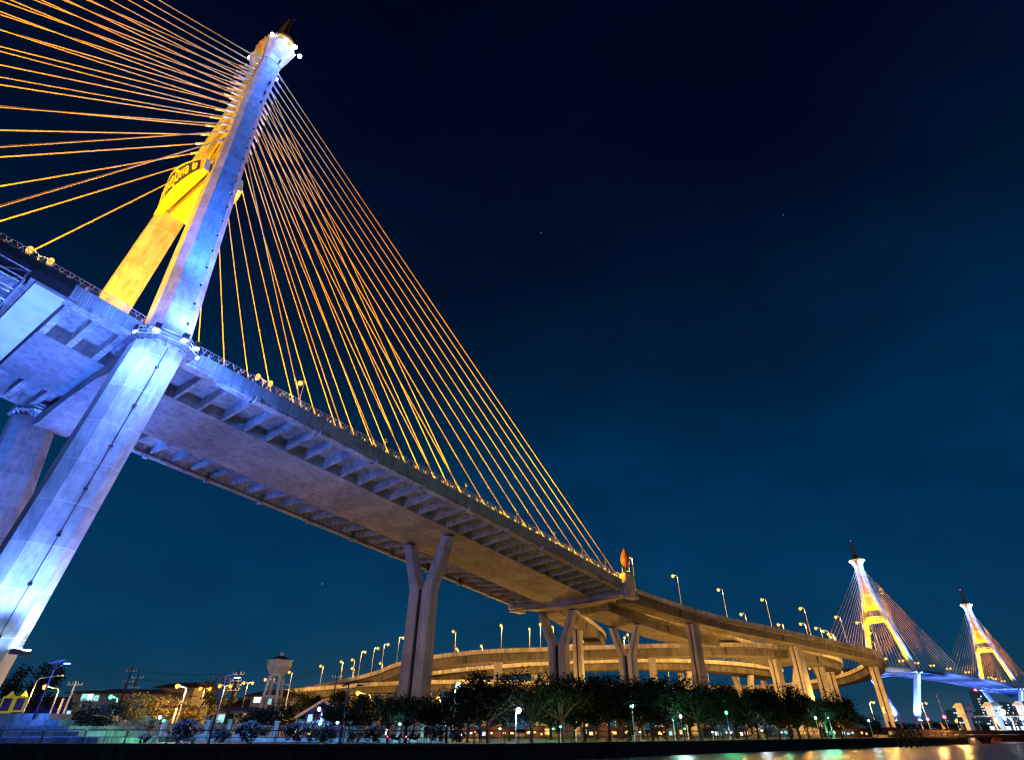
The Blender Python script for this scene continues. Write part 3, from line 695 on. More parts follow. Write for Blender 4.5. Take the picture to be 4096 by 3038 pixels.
C_pts = [Vector(p) for p in ((12.2, 211.5, 33.2), (16.5, 222, 32.4), (23.5, 238, 31.2), (30, 255, 30.), (33, 268, 29.2), (33, 281, 28.5), (28, 292, 28), (18, 300, 27.4), (3, 304, 26.6), (-20, 304, 25.5))]
viaduct('C', 'tightly looping ramp under the near bridge end, its pale soffit lit orange', C_pts, 9, 2.6, 1, .9)
D_pts = [Vector(p) for p in ((-215, 420, 9.5), (-160, 372, 11), (-128, 340, 12.4), (-100, 316, 14.2), (-84, 310, 16.2), (-64, 293, 18.4), (-45, 272, 21.4), (-18, 255, 22.9), (10, 252, 23.7), (37, 248, 24.2), (59, 244.5, 24.3), (81, 243, 24.3), (103, 254, 23.9), (122, 271, 23.2), (134, 289, 22.6), (138, 303, 22.2))]
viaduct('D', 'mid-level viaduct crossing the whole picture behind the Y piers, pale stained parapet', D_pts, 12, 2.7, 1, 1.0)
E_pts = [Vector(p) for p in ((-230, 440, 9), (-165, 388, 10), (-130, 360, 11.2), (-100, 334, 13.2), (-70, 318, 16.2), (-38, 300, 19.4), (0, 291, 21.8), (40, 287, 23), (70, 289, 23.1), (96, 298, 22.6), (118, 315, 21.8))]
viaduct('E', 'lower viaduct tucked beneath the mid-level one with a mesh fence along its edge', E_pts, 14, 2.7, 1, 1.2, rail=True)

# piers of the ramps, placed where the photo shows them
for u in (2772, 3180, 3480): column('A', near_u('A', u), 3.2, 2.6)
PA = VIA['A'][0]
for k in (64, 74, 86, 96, 106, 116): column('A', k, 3., 2.6, y=(k > 64), half=2.6, zj=.6)
P_, nr_, w_, t_, d_ = VIA['B']
column('B', near_u('B', 2506, .5), 4.0, 3.0, y=True, half=5.4, zj=.7)
for k in (1.0,): column('B', len(P_) - 1, 4.0, 3.0, y=True, half=5.)
for u in (2000, 2150, 2310): column('C', near_u('C', u), 3, 2.4) if u > 2300 else None
for u in (1320, 1433, 1516, 2006, 2300, 2590, 3080, 3268, 3345): column('D', near_u('D', u), 3.0, 2.6)
for u in (1250, 1470, 2124, 2190): column('E', near_u('E', u), 3.0, 2.4)
for u in (1575, 1750, 2735, 2960, 3170): column('E', near_u('E', u), 4.0, 2.8, y=True, half=4.4)

# ================================================================== SETTING: river, banks
EMB = [(-260, 76), (-52, 73.4), (-27, 73.6), (-5, 76.8), (35, 114.5), (81, 157.7), (112, 186)]
m = MB(); m.quad((-3000, -50, WZ), (4000, -50, WZ), (4000, 6000, WZ), (-3000, 6000, WZ)); structure('river', m, M['water'])
m = MB(); m.poly([(x, y, GZ) for x, y in EMB] + [(150, 300, GZ), (150, 900, GZ), (-6000, 9000, GZ), (-6000, 76, GZ)]); structure('ground', m, M['ground'])
m = MB(); m.poly([(300, 640, GZ), (900, 480, GZ), (5000, 900, GZ), (9000, 9000, GZ), (-2000, 12000, GZ), (160, 905, GZ)]); structure('far_bank', m, M['ground'])
m = MB()
for i in range(len(EMB) - 1):
    a = Vector((*EMB[i], 0)); b = Vector((*EMB[i + 1], 0)); d = (b - a).normalized(); n = Vector((d.y, -d.x, 0))
    m.loft([[p + n * o + UPZ * z for o, z in ((.12, GZ - 4), (.12, GZ - .25), (.3, GZ - .25), (.3, GZ + .1), (-.5, GZ + .1), (-.5, GZ - 4))] for p in (a, b)])
solo('embankment_wall', m, concrete('embankment_concrete', (.06, .06, .062), stain=.5, scale=2), 'dark concrete river wall under the promenade railing', 'river wall')
# promenade paving strip
m = MB()
for i in range(len(EMB) - 1):
    a = Vector((*EMB[i], GZ)); b = Vector((*EMB[i + 1], GZ)); d = (b - a).normalized(); n = Vector((-d.y, d.x, 0))
    m.quad(a + n * .55 + UPZ * (.006 + .0015 * i), b + n * .55 + UPZ * (.006 + .0015 * i), b + n * 5 + UPZ * (.006 + .0015 * i), a + n * 5 + UPZ * (.006 + .0015 * i))
structure('promenade', m, concrete('promenade_paving', (.2, .2, .2), stain=.4, scale=3, vstreak=False))

# ================================================================== STREET LAMPS
def lamp_proto(name, label, h, arm, twin=False, col='e_sod', lw=9000, lc=SOD, rad=.52, group=None, droop=False, parent_label=None):
    t = thing(name, label, 'street lamp', (0, 0, 0), group)
    m = MB(); m.tube([(0, 0, 0), (0, 0, .5), (0, 0, h)], [.16, .11, .07], 6); part('pole', m, M['steel'], t)
    m = MB()
    for sx in ((1, -1) if twin else (1,)): m.tube([(0, 0, h - .15), (sx * arm * .5, 0, h + .12), (sx * arm, 0, h + .15)], .05, 5)
    part('arm', m, M['steel'], t)
    for sx in ((1, -1) if twin else (1,)):
        m = MB(); m.box((sx * (arm + .3), 0, h + .2), (1.0, .36, .18)); m.cur = 1; m.ball((sx * (arm + .3), 0, h - .05), rad, 10, 6)
        hd = part('lamp_head', m, [M['steel'], M[col]], t)
        if lw:
            l = bpy.data.lights.new('lamp_light', 'POINT'); l.color = lc; l.energy = lw; l.shadow_soft_size = .5
            o = bpy.data.objects.new('lamp_light', l); COL.objects.link(o); o.parent = hd; o.location = (sx * (arm + .3), 0, h - .75); o.visible_camera = False; ORG[o] = Vector((0, 0, 0))
    return proto(t)
LP_ramp = lamp_proto('street_lamp', 'x', 8.6, 1.5)
used_first = [False]
def put(pr_, loc, rz, label, group=None, sc=None):
    if pr_ not in USED:
        USED.add(pr_); pr_.location = loc; pr_.rotation_euler = (0, 0, rz); pr_['label'] = label
        if group: pr_['group'] = group
        if sc: pr_.scale = sc
        return pr_
    return dup(pr_, loc, rz, label, group, sc)
USED = set()
def via_lamp(key, u, v, label, group, h=8.6):
    P, nr, w, t, d = VIA[key]; best = None
    for off in (.14 / w, 1 - .14 / w):
        for i in range(len(P)):
            q = P[i] + nr[i] * (w * off); x, y = proj(q + UPZ * h); e = (x - u) ** 2 + (y - v) ** 2
            if best is None or e < best[0]: best = (e, q, nr[i] * (1 if off < .5 else -1))
    d = best[2]
    return put(LP_ramp, best[1], math.atan2(d.y, d.x), label, group)
rampA = [(2530, 2216), (2703, 2290), (2884, 2342), (3057, 2388), (3212, 2427), (3345, 2462), (3447, 2496)]
for k, (u, v) in enumerate(rampA):
    via_lamp('A', u, v, 'sodium lamp on the right-hand ramp, %s from the bud sculpture' % ORD[k], 'lamps along the right-hand ramp')
rampB = [(2974, 2462), (3133, 2472), (3229, 2488), (3276, 2506), (3304, 2522), (3330, 2538), (3369, 2553)]
for k, (u, v) in enumerate(rampB):
    via_lamp('B' if k < 2 else 'D', u, v, 'sodium lamp whose foot is hidden behind the right-hand ramp, %s from the left' % ORD[k], 'lamps showing above the right-hand ramp')
for k, (u, v) in enumerate([(3498, 2530), (3493, 2565)]):
    via_lamp('A', u, v, 'sodium lamp at the far turn of the right-hand ramp, %s of two' % ('upper', 'lower')[k], 'lamps at the far turn')
left = [(1180, 2702), (1297, 2688), (1363, 2652), (1415, 2633), (1455, 2614), (1492, 2597), (1533, 2577), (1591, 2555), (1839, 2607), (2015, 2567), (2152, 2582)]
for k, (u, v) in enumerate(left):
    via_lamp('D', u, v, 'sodium lamp on the mid-level viaduct, %s from the water tower' % ORD[k], 'lamps along the mid-level viaduct')
lowl = [(1407, 2670), (1537, 2651), (1829, 2664), (1915, 2583), (2135, 2540), (2222, 2506), (2497, 2530), (2509, 2563)]
for k, (u, v) in enumerate(lowl):
    via_lamp('E' if k < 4 else 'C' if k < 6 else 'E', u, v, 'sodium lamp rising from the lower decks behind the near bridge piers, %s from the left' % ORD[k], 'lamps of the lower decks')
ringl = [(2391, 2680), (2670, 2683), (2813, 2681), (2957, 2675)]
for k, (u, v) in enumerate(ringl):
    via_lamp('A', u, v, 'sodium lamp on the low loop just above the park trees, %s from the left' % ORD[k], 'lamps of the low loop')
# lamps slung under the decks
m0 = None
for k, (u, v, y) in enumerate([(3238, 2672, 285), (3302, 2664, 290), (3367, 2685, 300), (2651, 2535, 262)]):
    p = aty(u, v, y); t = thing('soffit_lamp', 'small sodium lamp under the stacked ramp decks, %s' % ('left of three at the right', 'middle of three at the right', 'right of three at the right', 'alone under the wide main approach')[k], 'lamp', p, 'lamps under the decks')
    m = MB(); m.box(p + UPZ * .3, (.6, .6, .2)); m.tube([p + UPZ * .3, p + UPZ * 1.5], .05, 4); m.cur = 1; m.ball(p, .4); part('lamp_body', m, [M['steel'], M['e_sod']], t); point('lamp_light', p - UPZ * .7, SOD, 2500, .4, t).visible_camera = False
# near bridge deck lamps
LP_tw = lamp_proto('bridge_lamp', 'x', 10.5, 1.5, True, lw=9000, rad=.55)
for k, (s, lab) in enumerate([(-16.9, 'twin-headed sodium lamp on the near bridge deck left of the pylon'), (29.7, 'twin-headed sodium lamp on the near bridge deck just right of the pylon')]):
    put(LP_tw, NB.P(s, 0, zn(s) - .5), .89822 + .2, lab, 'twin lamps on the near bridge deck', (1, 1, 1.35))
LP_br = lamp_proto('bridge_lamp', 'x', 5.3, 1.2, False, lw=4500, rad=.5)
put(LP_br, NB.P(27.5, -21.7, zn(27.5)), .89822 + 1.57, 'sodium lamp on a short bright pole standing on the near bridge parapet', 'lamps on the near bridge parapet')
put(LP_br, NB.P(71.5, 0, zn(71.5) - .5), .89822 + 1.57, 'sodium lamp half hidden behind the near bridge parapet, above the deck ribs', 'lamps on the near bridge parapet')
# small unlit cctv / lamp brackets along the parapet
t = thing('parapet_lamp', 'x', 'bracket lamp', (0, 0, 0)); m = MB(); m.tube([(0, 0, -1.8), (0, 0, .3), (.3, 0, .9), (.5, 0, 1.9)], .07, 5); part('bracket', m, M['steel'], t)
m = MB(); m.box((.6, 0, 2.1), (.7, .6, .6)); part('housing', m, M['dsteel'], t); LP_pb = proto(t)
for k, s in enumerate((48.5, 73.5, 92.5, 108.5, 121.5, 133.5)):
    put(LP_pb, NB.P(s, -21.95, zn(s) + .3), .89822 + .3, 'dark unlit bracket lamp on the near parapet, %s from the pylon' % ORD[k], 'unlit bracket lamps along the near parapet')
# far bridge lamps
LP_far = lamp_proto('bridge_lamp', 'x', 10.5, 1.6, True, lw=9000, rad=1.1)
for k, s in enumerate((-92, -50, -14, 38, 88, 145, 210, 290, 352, 400, 425, 470)):
    put(LP_far, FB.P(s, 0, zf(s) - .5), math.atan2(FB.N.y, FB.N.x), 'twin sodium lamp on the distant bridge deck, %s from its left end' % ORD[k], 'lamps along the distant bridge deck')

# ================================================================== FLOODLIGHT BEAMS (lit fittings, plus added unseen floods and a fill)
for sg, en in ((-1, 1.), (1, .8)):
    # crown lights washing down each upper leg
    spot('crown_beam', NB.P(2.4, sg * 15.5, 163), NB.P(1.6, sg * 4.5, 128), BLW, 105000 * en, 75, .8, .5)
    spot('crown_beam', NB.P(10, sg * 10, 160), NB.P(1.6, sg * 4, 134), BLW, 34000 * en, 75, .7, .5)
    # platform lights washing up the upper leg and down the lower leg
    spot('platform_up_beam', NB.P(5.5, sg * 32, 49), NB.P(1.6, sg * 20.5, 62), BLW, 60000 * en, 95, .8, .5)
    spot('platform_up_beam', NB.P(4.5, sg * 36, 50), NB.P(1.6, sg * 13.5, 92), BLU, 330000 * en, 52, .8, .5)
    for x, l in ((-3.5, 31.), (5.5, 31.5)):
        spot('platform_down_beam', NB.P(x, sg * l, 46.4), NB.P(1., sg * 15.6, 28), BLW, 42000 * en, 85, .8, .5)
    for x, l in ((-2.5, 14.), (2., 15.5), (7., 12.)):
        spot('foot_beam', NB.P(x, sg * l, 6.6), NB.P(1., sg * 16.4, 30), BLW, 32000 * en, 80, .8, .5)
spot('foot_beam', NB.P(-12, 0, 3), NB.P(0, 17, 32), BLW, 105000, 50, .8, .5)
# ground floods under the deck
spot('deck_beam', NB.P(5, 3, 4), NB.P(24, -6, 48), BLU, 52000, 84, .9, .8)
spot('deck_beam', NB.P(8, 8, 3), NB.P(52, -12, 45), (.12, .16, .6), 26000, 46, .9, .8)
spot('deck_beam', NB.P(-6, 0, 12), NB.P(-12, 2, 48), BLU, 130000, 95, .9, .8)
spot('deck_beam', NB.P(-19, -26, 18), NB.P(-16, -12, 50), BLW, 120000, 62, .9, .8)
point('platform_glow', NB.P(9.5, -25.5, 49.8), BLU, 2200, .3); point('platform_glow', NB.P(-6.5, -25.5, 49.8), BLU, 1300, .3); point('platform_glow', NB.P(1.6, -30., 45.6), BLW, 5500, .3); point('platform_glow', NB.P(-5.5, -27., 45.8), BLW, 3500, .3); point('platform_glow', NB.P(8.5, -26.5, 45.8), BLW, 3000, .3)
spot('step_beam', NB.P(2, -25, 10), Vector((-45, 79, 0)), BLU, 36000, 110, .9, .4)
# yellow floods on the inner faces, the wall and the name boards
for sd in (-1, 1):
    spot('board_beam', NB.P(1.4 + sd * 17, 0, 55), NB.P(1.4 + sd * 3, 0, 104), YEL, 330000, 34, .8, .6)
spot('inner_leg_beam', NB.P(1.4 - 7, -8, 53), NB.P(1.4, 19, 74), ORG_, 66000, 75, .8, .6)
spot('inner_leg_beam', NB.P(1.4 - 14, 2, 53), NB.P(1.4, -17, 90), YEL, 22000, 60, .8, .6)
spot('wall_beam', NB.P(1.6 - 6.0, 0, 100.2), NB.P(.3, 0, 113), YEL, 15000, 125, .6, .4)
spot('wall_beam', NB.P(1.6 + 6.0, 0, 100.2), NB.P(2.9, 0, 113), YEL, 15000, 125, .6, .4)
# platform floods raking along the underside of the cantilever ribs
for sg in (-1, 1):
    spot('rib_beam', NB.P(7.5, sg * 24.5, 42.8), NB.P(45, sg * 13, 44.5), BLU, 22000, 75, .8, .4)
    spot('rib_beam', NB.P(9, sg * 20, 30), NB.P(70, sg * 14, 42), BLU, 26000, 40, .8, .5)
# cable floods standing on the deck
for s, e in ((-190, 200000), (-155, 180000), (-120, 160000), (-95, 150000), (-72, 120000), (-50, 110000), (-30, 60000), (18, 50000), (34, 70000), (52, 90000), (72, 110000), (92, 120000), (112, 120000), (127, 45000)):
    point('cable_flood', NB.P(s, 0, zn(s) + 1.2), (1., .46, .01), e * .9, .5)
# far bridge floods
for c0 in (0, 439):
    spot('board_beam', FB.P(c0 - 20, 0, 55), FB.P(c0 - 3, 0, 106), YEL, 1500000, 50, .7, .8)
    spot('wall_beam', FB.P(c0 - 7.5, 0, 100.2), FB.P(c0 - 1.3, 0, 113), YEL, 42000, 125, .6, .4)
    for sg in (-1, 1):
        spot('inner_leg_beam', FB.P(c0 - 22, 0, 53), FB.P(c0, sg * 17, 78), YEL, 420000, 70, .8, .8)
        spot('crown_beam', FB.P(c0 + 1, sg * 20, 164), FB.P(c0, sg * 5, 130), BLW, 520000, 80, .7, .8)
        spot('crown_beam', FB.P(c0 - 12, sg * 6, 162), FB.P(c0, sg * 4, 142), BLW, 140000, 60, .7, .8)
        spot('platform_up_beam', FB.P(c0 + 1, sg * 40, 48), FB.P(c0, sg * 15, 88), BLW, 800000, 60, .8, .8)
        spot('foot_beam', FB.P(c0 - 3, sg * 24, 5), FB.P(c0, sg * 15, 28), BLW, 420000, 85, .8, .8)
        spot('foot_beam', FB.P(c0 - 16, sg * 9, 5), FB.P(c0, sg * 15, 30), BLW, 520000, 60, .8, .8)
        spot('platform_down_beam', FB.P(c0 - 3, sg * 38, 47), FB.P(c0, sg * 15.5, 28), BLW, 300000, 75, .8, .8)
    spot('deck_beam', FB.P(c0 + 10, -20, 4), FB.P(c0 + 60, -12, 48), BLU, 1000000, 90, .9, .8)
    spot('deck_beam', FB.P(c0 - 10, 0, 4), FB.P(c0 - 45, 0, 46), BLU, 600000, 80, .9, .8)
    for s in (-110, -60, 60, 120, 180):
        spot('cable_beam', FB.P(c0 + s, 0, 52), FB.P(c0 + s * .5, 0, 140), ORG_, 230000, 110, .5, .8)
spot('deck_beam', FB.P(130, -75, 2), FB.P(170, -10, 50), BLW, 1300000, 110, .9, .8)  # this and the next two: unseen floods added to brighten fascia and underside
spot('deck_beam', FB.P(300, -75, 2), FB.P(310, -10, 50), BLW, 1300000, 110, .9, .8)
spot('deck_beam', FB.P(-60, -60, 2), FB.P(-55, -10, 50), (.5, .5, .6), 380000, 90, .9, .8)
sun = bpy.data.lights.new('front_fill', 'SUN'); sun.energy = .05; sun.color = (.8, .9, 1.); sun.angle = R_(3)  # weak fill from the camera side, added to bring out the forms
so = bpy.data.objects.new('front_fill', sun); COL.objects.link(so); so.rotation_euler = (R_(62), 0, R_(14))

# ================================================================== TREES
def crown_mb(rng, n_clump, rad, cz, leaf, n_leaf, flat=.62, hollow=.35):
    m = MB(); cl = []
    for k in range(n_clump):
        a = rng.uniform(0, 2 * math.pi); r = rad * math.sqrt(rng.uniform(.03, 1)); zz = rng.uniform(-1, 1)
        lim = math.sqrt(max(0, 1 - (r / rad) ** 2)) * .9 + .25
        cl.append((Vector((r * math.cos(a), r * math.sin(a), cz + zz * rad * flat * lim)), rad * rng.uniform(.2, .38)))
    for c, cr in cl:
        for k in range(n_leaf):
            d = Vector((rng.gauss(0, 1), rng.gauss(0, 1), rng.gauss(0, .8))).normalized() * cr * rng.uniform(hollow, 1.08)
            p = c + d; s = leaf * rng.uniform(.55, 1.35)
            x = Vector((rng.gauss(0, 1), rng.gauss(0, 1), rng.gauss(0, .5))).normalized(); y = x.cross(Vector((rng.gauss(0, 1), rng.gauss(0, 1), rng.gauss(0, 1)))).normalized()
            m.add([p - x * s * .5, p + y * s * .28, p + x * s * .5, p - y * s * .28], [(0, 1, 2, 3)])
    return m, cl
def tree_proto(name, seed, h, rad, leafm, n_clump=26, n_leaf=46, leaf=.55, trunk=.2, bare=.35, flat=.6, cat='tree'):
    rng = random.Random(seed); t = thing(name, 'x', cat, (0, 0, 0)); cz = h - rad * flat * 1.0
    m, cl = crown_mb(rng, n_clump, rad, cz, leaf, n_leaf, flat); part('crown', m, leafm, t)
    m = MB(); b = Vector((rng.uniform(-.3, .3), rng.uniform(-.3, .3), h * bare)); m.tube([(0, 0, -.2), (b.x * .5, b.y * .5, h * bare * .5), b], [trunk * 1.25, trunk, trunk * .85], 7)
    for c, cr in cl[::2]:
        md = b.lerp(c, .5) + Vector((rng.uniform(-.4, .4), rng.uniform(-.4, .4), -.25)); m.tube([b - UPZ * .2, md, c], [trunk * .55, trunk * .33, trunk * .1], 5, False)
    part('trunk', m, M['bark'], t); return proto(t)
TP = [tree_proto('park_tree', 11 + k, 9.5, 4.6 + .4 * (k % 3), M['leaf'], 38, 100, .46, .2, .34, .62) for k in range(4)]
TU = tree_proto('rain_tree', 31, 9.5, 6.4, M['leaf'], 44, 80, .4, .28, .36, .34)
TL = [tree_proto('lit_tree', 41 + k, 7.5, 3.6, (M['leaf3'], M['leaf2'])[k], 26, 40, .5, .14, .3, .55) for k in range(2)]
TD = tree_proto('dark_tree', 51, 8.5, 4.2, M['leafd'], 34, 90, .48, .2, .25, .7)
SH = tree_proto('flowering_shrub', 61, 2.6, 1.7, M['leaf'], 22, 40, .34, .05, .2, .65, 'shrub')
def _flowers(sh):
    rng = random.Random(5); m = MB()
    for k in range(150):
        a = rng.uniform(0, 6.283); e = rng.uniform(-.2, 1.4); r = 1.85 * rng.uniform(.85, 1.05)
        p = Vector((r * math.cos(a) * math.cos(e), r * math.sin(a) * math.cos(e), 1.5 + r * .66 * math.sin(e))); s = .13
        for q in range(3):
            x = Vector((rng.gauss(0, 1), rng.gauss(0, 1), rng.gauss(0, 1))).normalized(); y = x.cross(Vector((rng.gauss(0, 1), .3, 1))).normalized(); p2 = p + x * .12
            m.add([p2 - x * s, p2 + y * s, p2 + x * s, p2 - y * s], [(0, 1, 2, 3)])
    o = part('blossom', m, M['flower'], sh); KIDS[sh].append(o); KIDS[o] = []
_flowers(SH)
def emb_y(u):
    """distance of the river wall edge seen at picture column u"""
    best = None
    for i in range(len(EMB) - 1):
        for k in range(21):
            p = Vector((*EMB[i], GZ)).lerp(Vector((*EMB[i + 1], GZ)), k / 20); x, y = proj(p)
            if best is None or abs(x - u) < best[0]: best = (abs(x - u), p.y)
    return best[1]
def plant(pr_, u, vtop, y, label, group=None, ph=9.5, wide=1., rng=random.Random(3)):
    top = aty(u, vtop, y); h = top.z - GZ; k = h / ph; kw = k * wide
    return put(pr_, (top.x, y, GZ), rng.uniform(0, 6.28), label, group, (kw, kw, k))
row = [(1330, 2800, 26), (1420, 2790, 16), (1500, 2775, 24), (1570, 2768, 14), (1640, 2790, 10), (1720, 2772, 18), (1800, 2760, 10), (1880, 2722, 14), (1960, 2712, 9), (2040, 2735, 22), (2240, 2700, 10), (2330, 2722, 16), (2420, 2702, 9),
       (2500, 2725, 17), (2590, 2722, 9), (2680, 2730, 15), (2770, 2722, 9), (2860, 2742, 15), (2950, 2750, 9), (3030, 2760, 15), (3120, 2768, 9), (3200, 2784, 14), (3270, 2788, 8), (3340, 2796, 13), (3405, 2824, 8), (3465, 2862, 10), (3495, 2885, 7)]
for k, (u, v, off) in enumerate(row):
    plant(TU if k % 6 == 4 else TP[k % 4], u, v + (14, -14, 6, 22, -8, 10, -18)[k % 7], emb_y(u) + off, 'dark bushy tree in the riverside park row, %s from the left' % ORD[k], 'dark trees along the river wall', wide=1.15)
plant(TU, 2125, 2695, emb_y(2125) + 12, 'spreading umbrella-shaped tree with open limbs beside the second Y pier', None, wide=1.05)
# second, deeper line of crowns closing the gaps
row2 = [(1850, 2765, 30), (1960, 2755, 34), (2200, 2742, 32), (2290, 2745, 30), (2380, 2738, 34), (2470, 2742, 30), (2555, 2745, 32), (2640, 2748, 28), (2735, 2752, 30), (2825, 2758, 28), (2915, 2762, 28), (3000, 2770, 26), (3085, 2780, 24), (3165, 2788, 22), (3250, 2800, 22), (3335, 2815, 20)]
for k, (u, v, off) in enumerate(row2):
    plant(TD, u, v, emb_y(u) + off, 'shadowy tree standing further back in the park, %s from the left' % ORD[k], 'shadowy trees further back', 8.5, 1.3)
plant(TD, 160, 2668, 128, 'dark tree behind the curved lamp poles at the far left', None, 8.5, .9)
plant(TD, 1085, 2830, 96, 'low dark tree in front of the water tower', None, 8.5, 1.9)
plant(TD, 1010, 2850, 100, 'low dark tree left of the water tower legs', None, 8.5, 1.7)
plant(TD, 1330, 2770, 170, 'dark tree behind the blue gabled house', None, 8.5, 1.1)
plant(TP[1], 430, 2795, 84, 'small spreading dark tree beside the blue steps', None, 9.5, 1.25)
plant(TL[0], 690, 2778, 112, 'feathery tree lit golden by the sodium lamp, left of its pole', None, 7.5, 1.1)
plant(TL[0], 800, 2800, 116, 'golden-lit tree right of the sodium lamp pole', None, 7.5, 1.2)
plant(TL[1], 555, 2776, 108, 'yellow-green lit tree with a pale trunk between the long house and the lamp', None, 7.5, 1.)
plant(TL[1], 890, 2712, 210, 'thin tall tree behind the roofs near the lattice poles', None, 7.5, .8)
plant(TL[1], 1195, 2762, 140, 'open-branched olive tree left of the blue gabled house', None, 7.5, 1.05)
for k, (u, v, y) in enumerate([(345, 2880, 92), (590, 2874, 95), (660, 2885, 97), (880, 2882, 97)]):
    plant(TL[k % 2], u, v, y, 'small clipped golden shrub by the pink fence, %s from the left' % ORD[k], 'shrubs by the pink fence', 7.5, 1.)
for k, (u, v, y) in enumerate([(760, 2880, 82), (585, 2935, 78), (1010, 2885, 83), (890, 2915, 80), (1190, 2892, 86), (1280, 2880, 84), (1310, 2905, 80), (1420, 2912, 84), (1500, 2905, 84), (1745, 2902, 88), (1830, 2915, 86)]):
    plant(SH, u, v, y, 'shrub with pale blue-white blossom behind the railing, %s from the left' % ORD[k], 'flowering shrubs behind the railing', 2.6, 1.1)

# ================================================================== PARK LAMPS
def globe_lamp(col, lc, lw):
    t = thing('park_lamp', 'x', 'park lamp', (0, 0, 0)); m = MB(); m.tube([(0, 0, 0), (0, 0, .4), (0, 0, 3.)], [.12, .07, .05], 6); part('pole', m, M['steel'], t)
    m = MB(); m.ball((0, 0, 3.15), .22, 10, 6); g = part('globe', m, M[col], t)
    l = bpy.data.lights.new('lamp_light', 'POINT'); l.color = lc; l.energy = lw; l.shadow_soft_size = .2
    o = bpy.data.objects.new('lamp_light', l); COL.objects.link(o); o.parent = g; o.location = (0, 0, 3.5); o.visible_camera = False
    return proto(t)
GL = {'c': globe_lamp('e_cyn', CYN, 420), 'g': globe_lamp('e_grn', GRN, 800), 'w': globe_lamp('e_wht', (.8, .9, 1), 900), 's': globe_lamp('e_sod', SOD, 900)}
PN = {'c': 'cyan', 'g': 'green', 'w': 'white', 's': 'orange'}
cnt = {}
for u, v, c, off in [(640, 2867, 'c', 8), (655, 2880, 'g', 10), (1280, 2893, 'c', 9), (1350, 2888, 'c', 7), (1600, 2893, 'c', 12), (1785, 2900, 'c', 20), (2000, 2912, 'c', 24), (2213, 2912, 'g', 24), (2242, 2904, 'g', 5), (2303, 2920, 's', 4),
                     (2527, 2820, 'c', 6), (2722, 2863, 'w', 4), (2739, 2912, 'g', 4), (2692, 2874, 'g', 8), (3048, 2920, 'w', 3), (3315, 2871, 'c', 4), (3307, 2924, 'g', 3), (3335, 2922, 'g', 4), (2905, 2848, 'g', 5), (3262, 2869, 'c', 5), (3475, 2880, 'c', 3), (2120, 2925, 'c', 30), (2560, 2925, 'c', 20), (2850, 2925, 'c', 14), (3140, 2925, 'g', 10), (1480, 2925, 's', 30), (1900, 2925, 's', 34), (2450, 2925, 's', 26), (2640, 2925, 's', 24), (2960, 2928, 's', 12), (3220, 2928, 's', 8), (3400, 2930, 's', 6)]:
    y = emb_y(u) + off; p = aty(u, v, y); k = cnt.get(c, 0); cnt[c] = k + 1; h = max(.25, (p.z - GZ) / 3.15)
    put(GL[c], (p.x, y, GZ), 0, '%s glowing globe lamp in the riverside park, %s of its colour from the left' % (PN[c], ORD[k]), PN[c] + ' park lamps', (max(.8, min(1.3, h)), max(.8, min(1.3, h)), h))

# ================================================================== LEFT BANK
# stepped plinth of the pylon
def plan(u, v, z): p = atz(u, v, z); return p
t = thing('stepped_plinth', 'broad blue-lit concrete steps at the foot of the near pylon', 'steps', (-50, 82, GZ))
for k, (u, v, yb) in enumerate(((395, 2947, 76.2), (318, 2923, 77.2), (281, 2901, 78.2), (241, 2876, 79.2), (204, 2851, 80.2))):
    q = aty(u, v, yb); zb0 = GZ if k == 0 else zpv; zpv = q.z
    m = MB(); m.box(((-110 + q.x) / 2, (yb + 94 + k * .01) / 2, (q.z + zb0) / 2), (q.x + 110, 94 + k * .01 - yb, q.z - zb0)); part('step', m, M['edge'], t)
# promenade railing
t = thing('promenade_railing', 'long dark tubular railing on top of the river wall', 'railing', (-5, 76.8, GZ))
acc = 0
for i in range(len(EMB) - 1):
    a = Vector((*EMB[i], GZ + .1)); b = Vector((*EMB[i + 1], GZ + .1)); L_ = (b - a).length; n = int(L_ / 4.0)
    if i == 0: a = a.lerp(b, .9); L_ *= .1; n = 5
    for k in range(n):
        p = a.lerp(b, k / n) + Vector((0, .1, 0)); q = a.lerp(b, (k + .97) / n) + Vector((0, .1, 0)); m = MB(); d = (q - p)
        m.tube([p, p + UPZ * .95, p + d * .03 + UPZ * 1.05, q - d * .03 + UPZ * 1.05, q + UPZ * .95, q], .045, 5)
        m.tube([p + UPZ * .5, q + UPZ * .5], .03, 4); m.tube([p + d * .5, p + d * .5 + UPZ * 1.05], .035, 4)
        part('railing_panel', m, M['dsteel'], t)
# fence with posts behind the road
FL = [(-37.5, 92), (-19, 96), (-4.5, 94)]
def fence(name, label, pts, step, postm, wallm, hp=2.0, hw=.75):
    t = thing(name, label, 'fence', (*pts[0], GZ)); a = Vector((*pts[0], GZ)); b = Vector((*pts[-1], GZ)); n = int((b - a).length / step); d = (b - a).normalized(); nn = Vector((-d.y, d.x, 0))
    for k in range(n + 1):
        p = a + d * (k * step); m = MB(); m.box(p + UPZ * hp / 2, (.42, .42, hp), (d, nn, UPZ)); m.box(p + UPZ * (hp + .06), (.58, .58, .14), (d, nn, UPZ)); part('post', m, postm, t)
        if k < n:
            m = MB(); c = p + d * step / 2; m.box(c + UPZ * hw / 2, (step - .44, .2, hw), (d, nn, UPZ)); part('low_wall', m, wallm, t)
            m = MB(); q = p + d * .3
            while (q - p).dot(d) < step - .3: m.tube([q + UPZ * hw, q + UPZ * (hp - .25)], .025, 4); q = q + d * .2
            m.tube([p + d * .2 + UPZ * (hp - .4), p + d * (step - .2) + UPZ * (hp - .4)], .03, 4); part('bars', m, M['steel'], t)
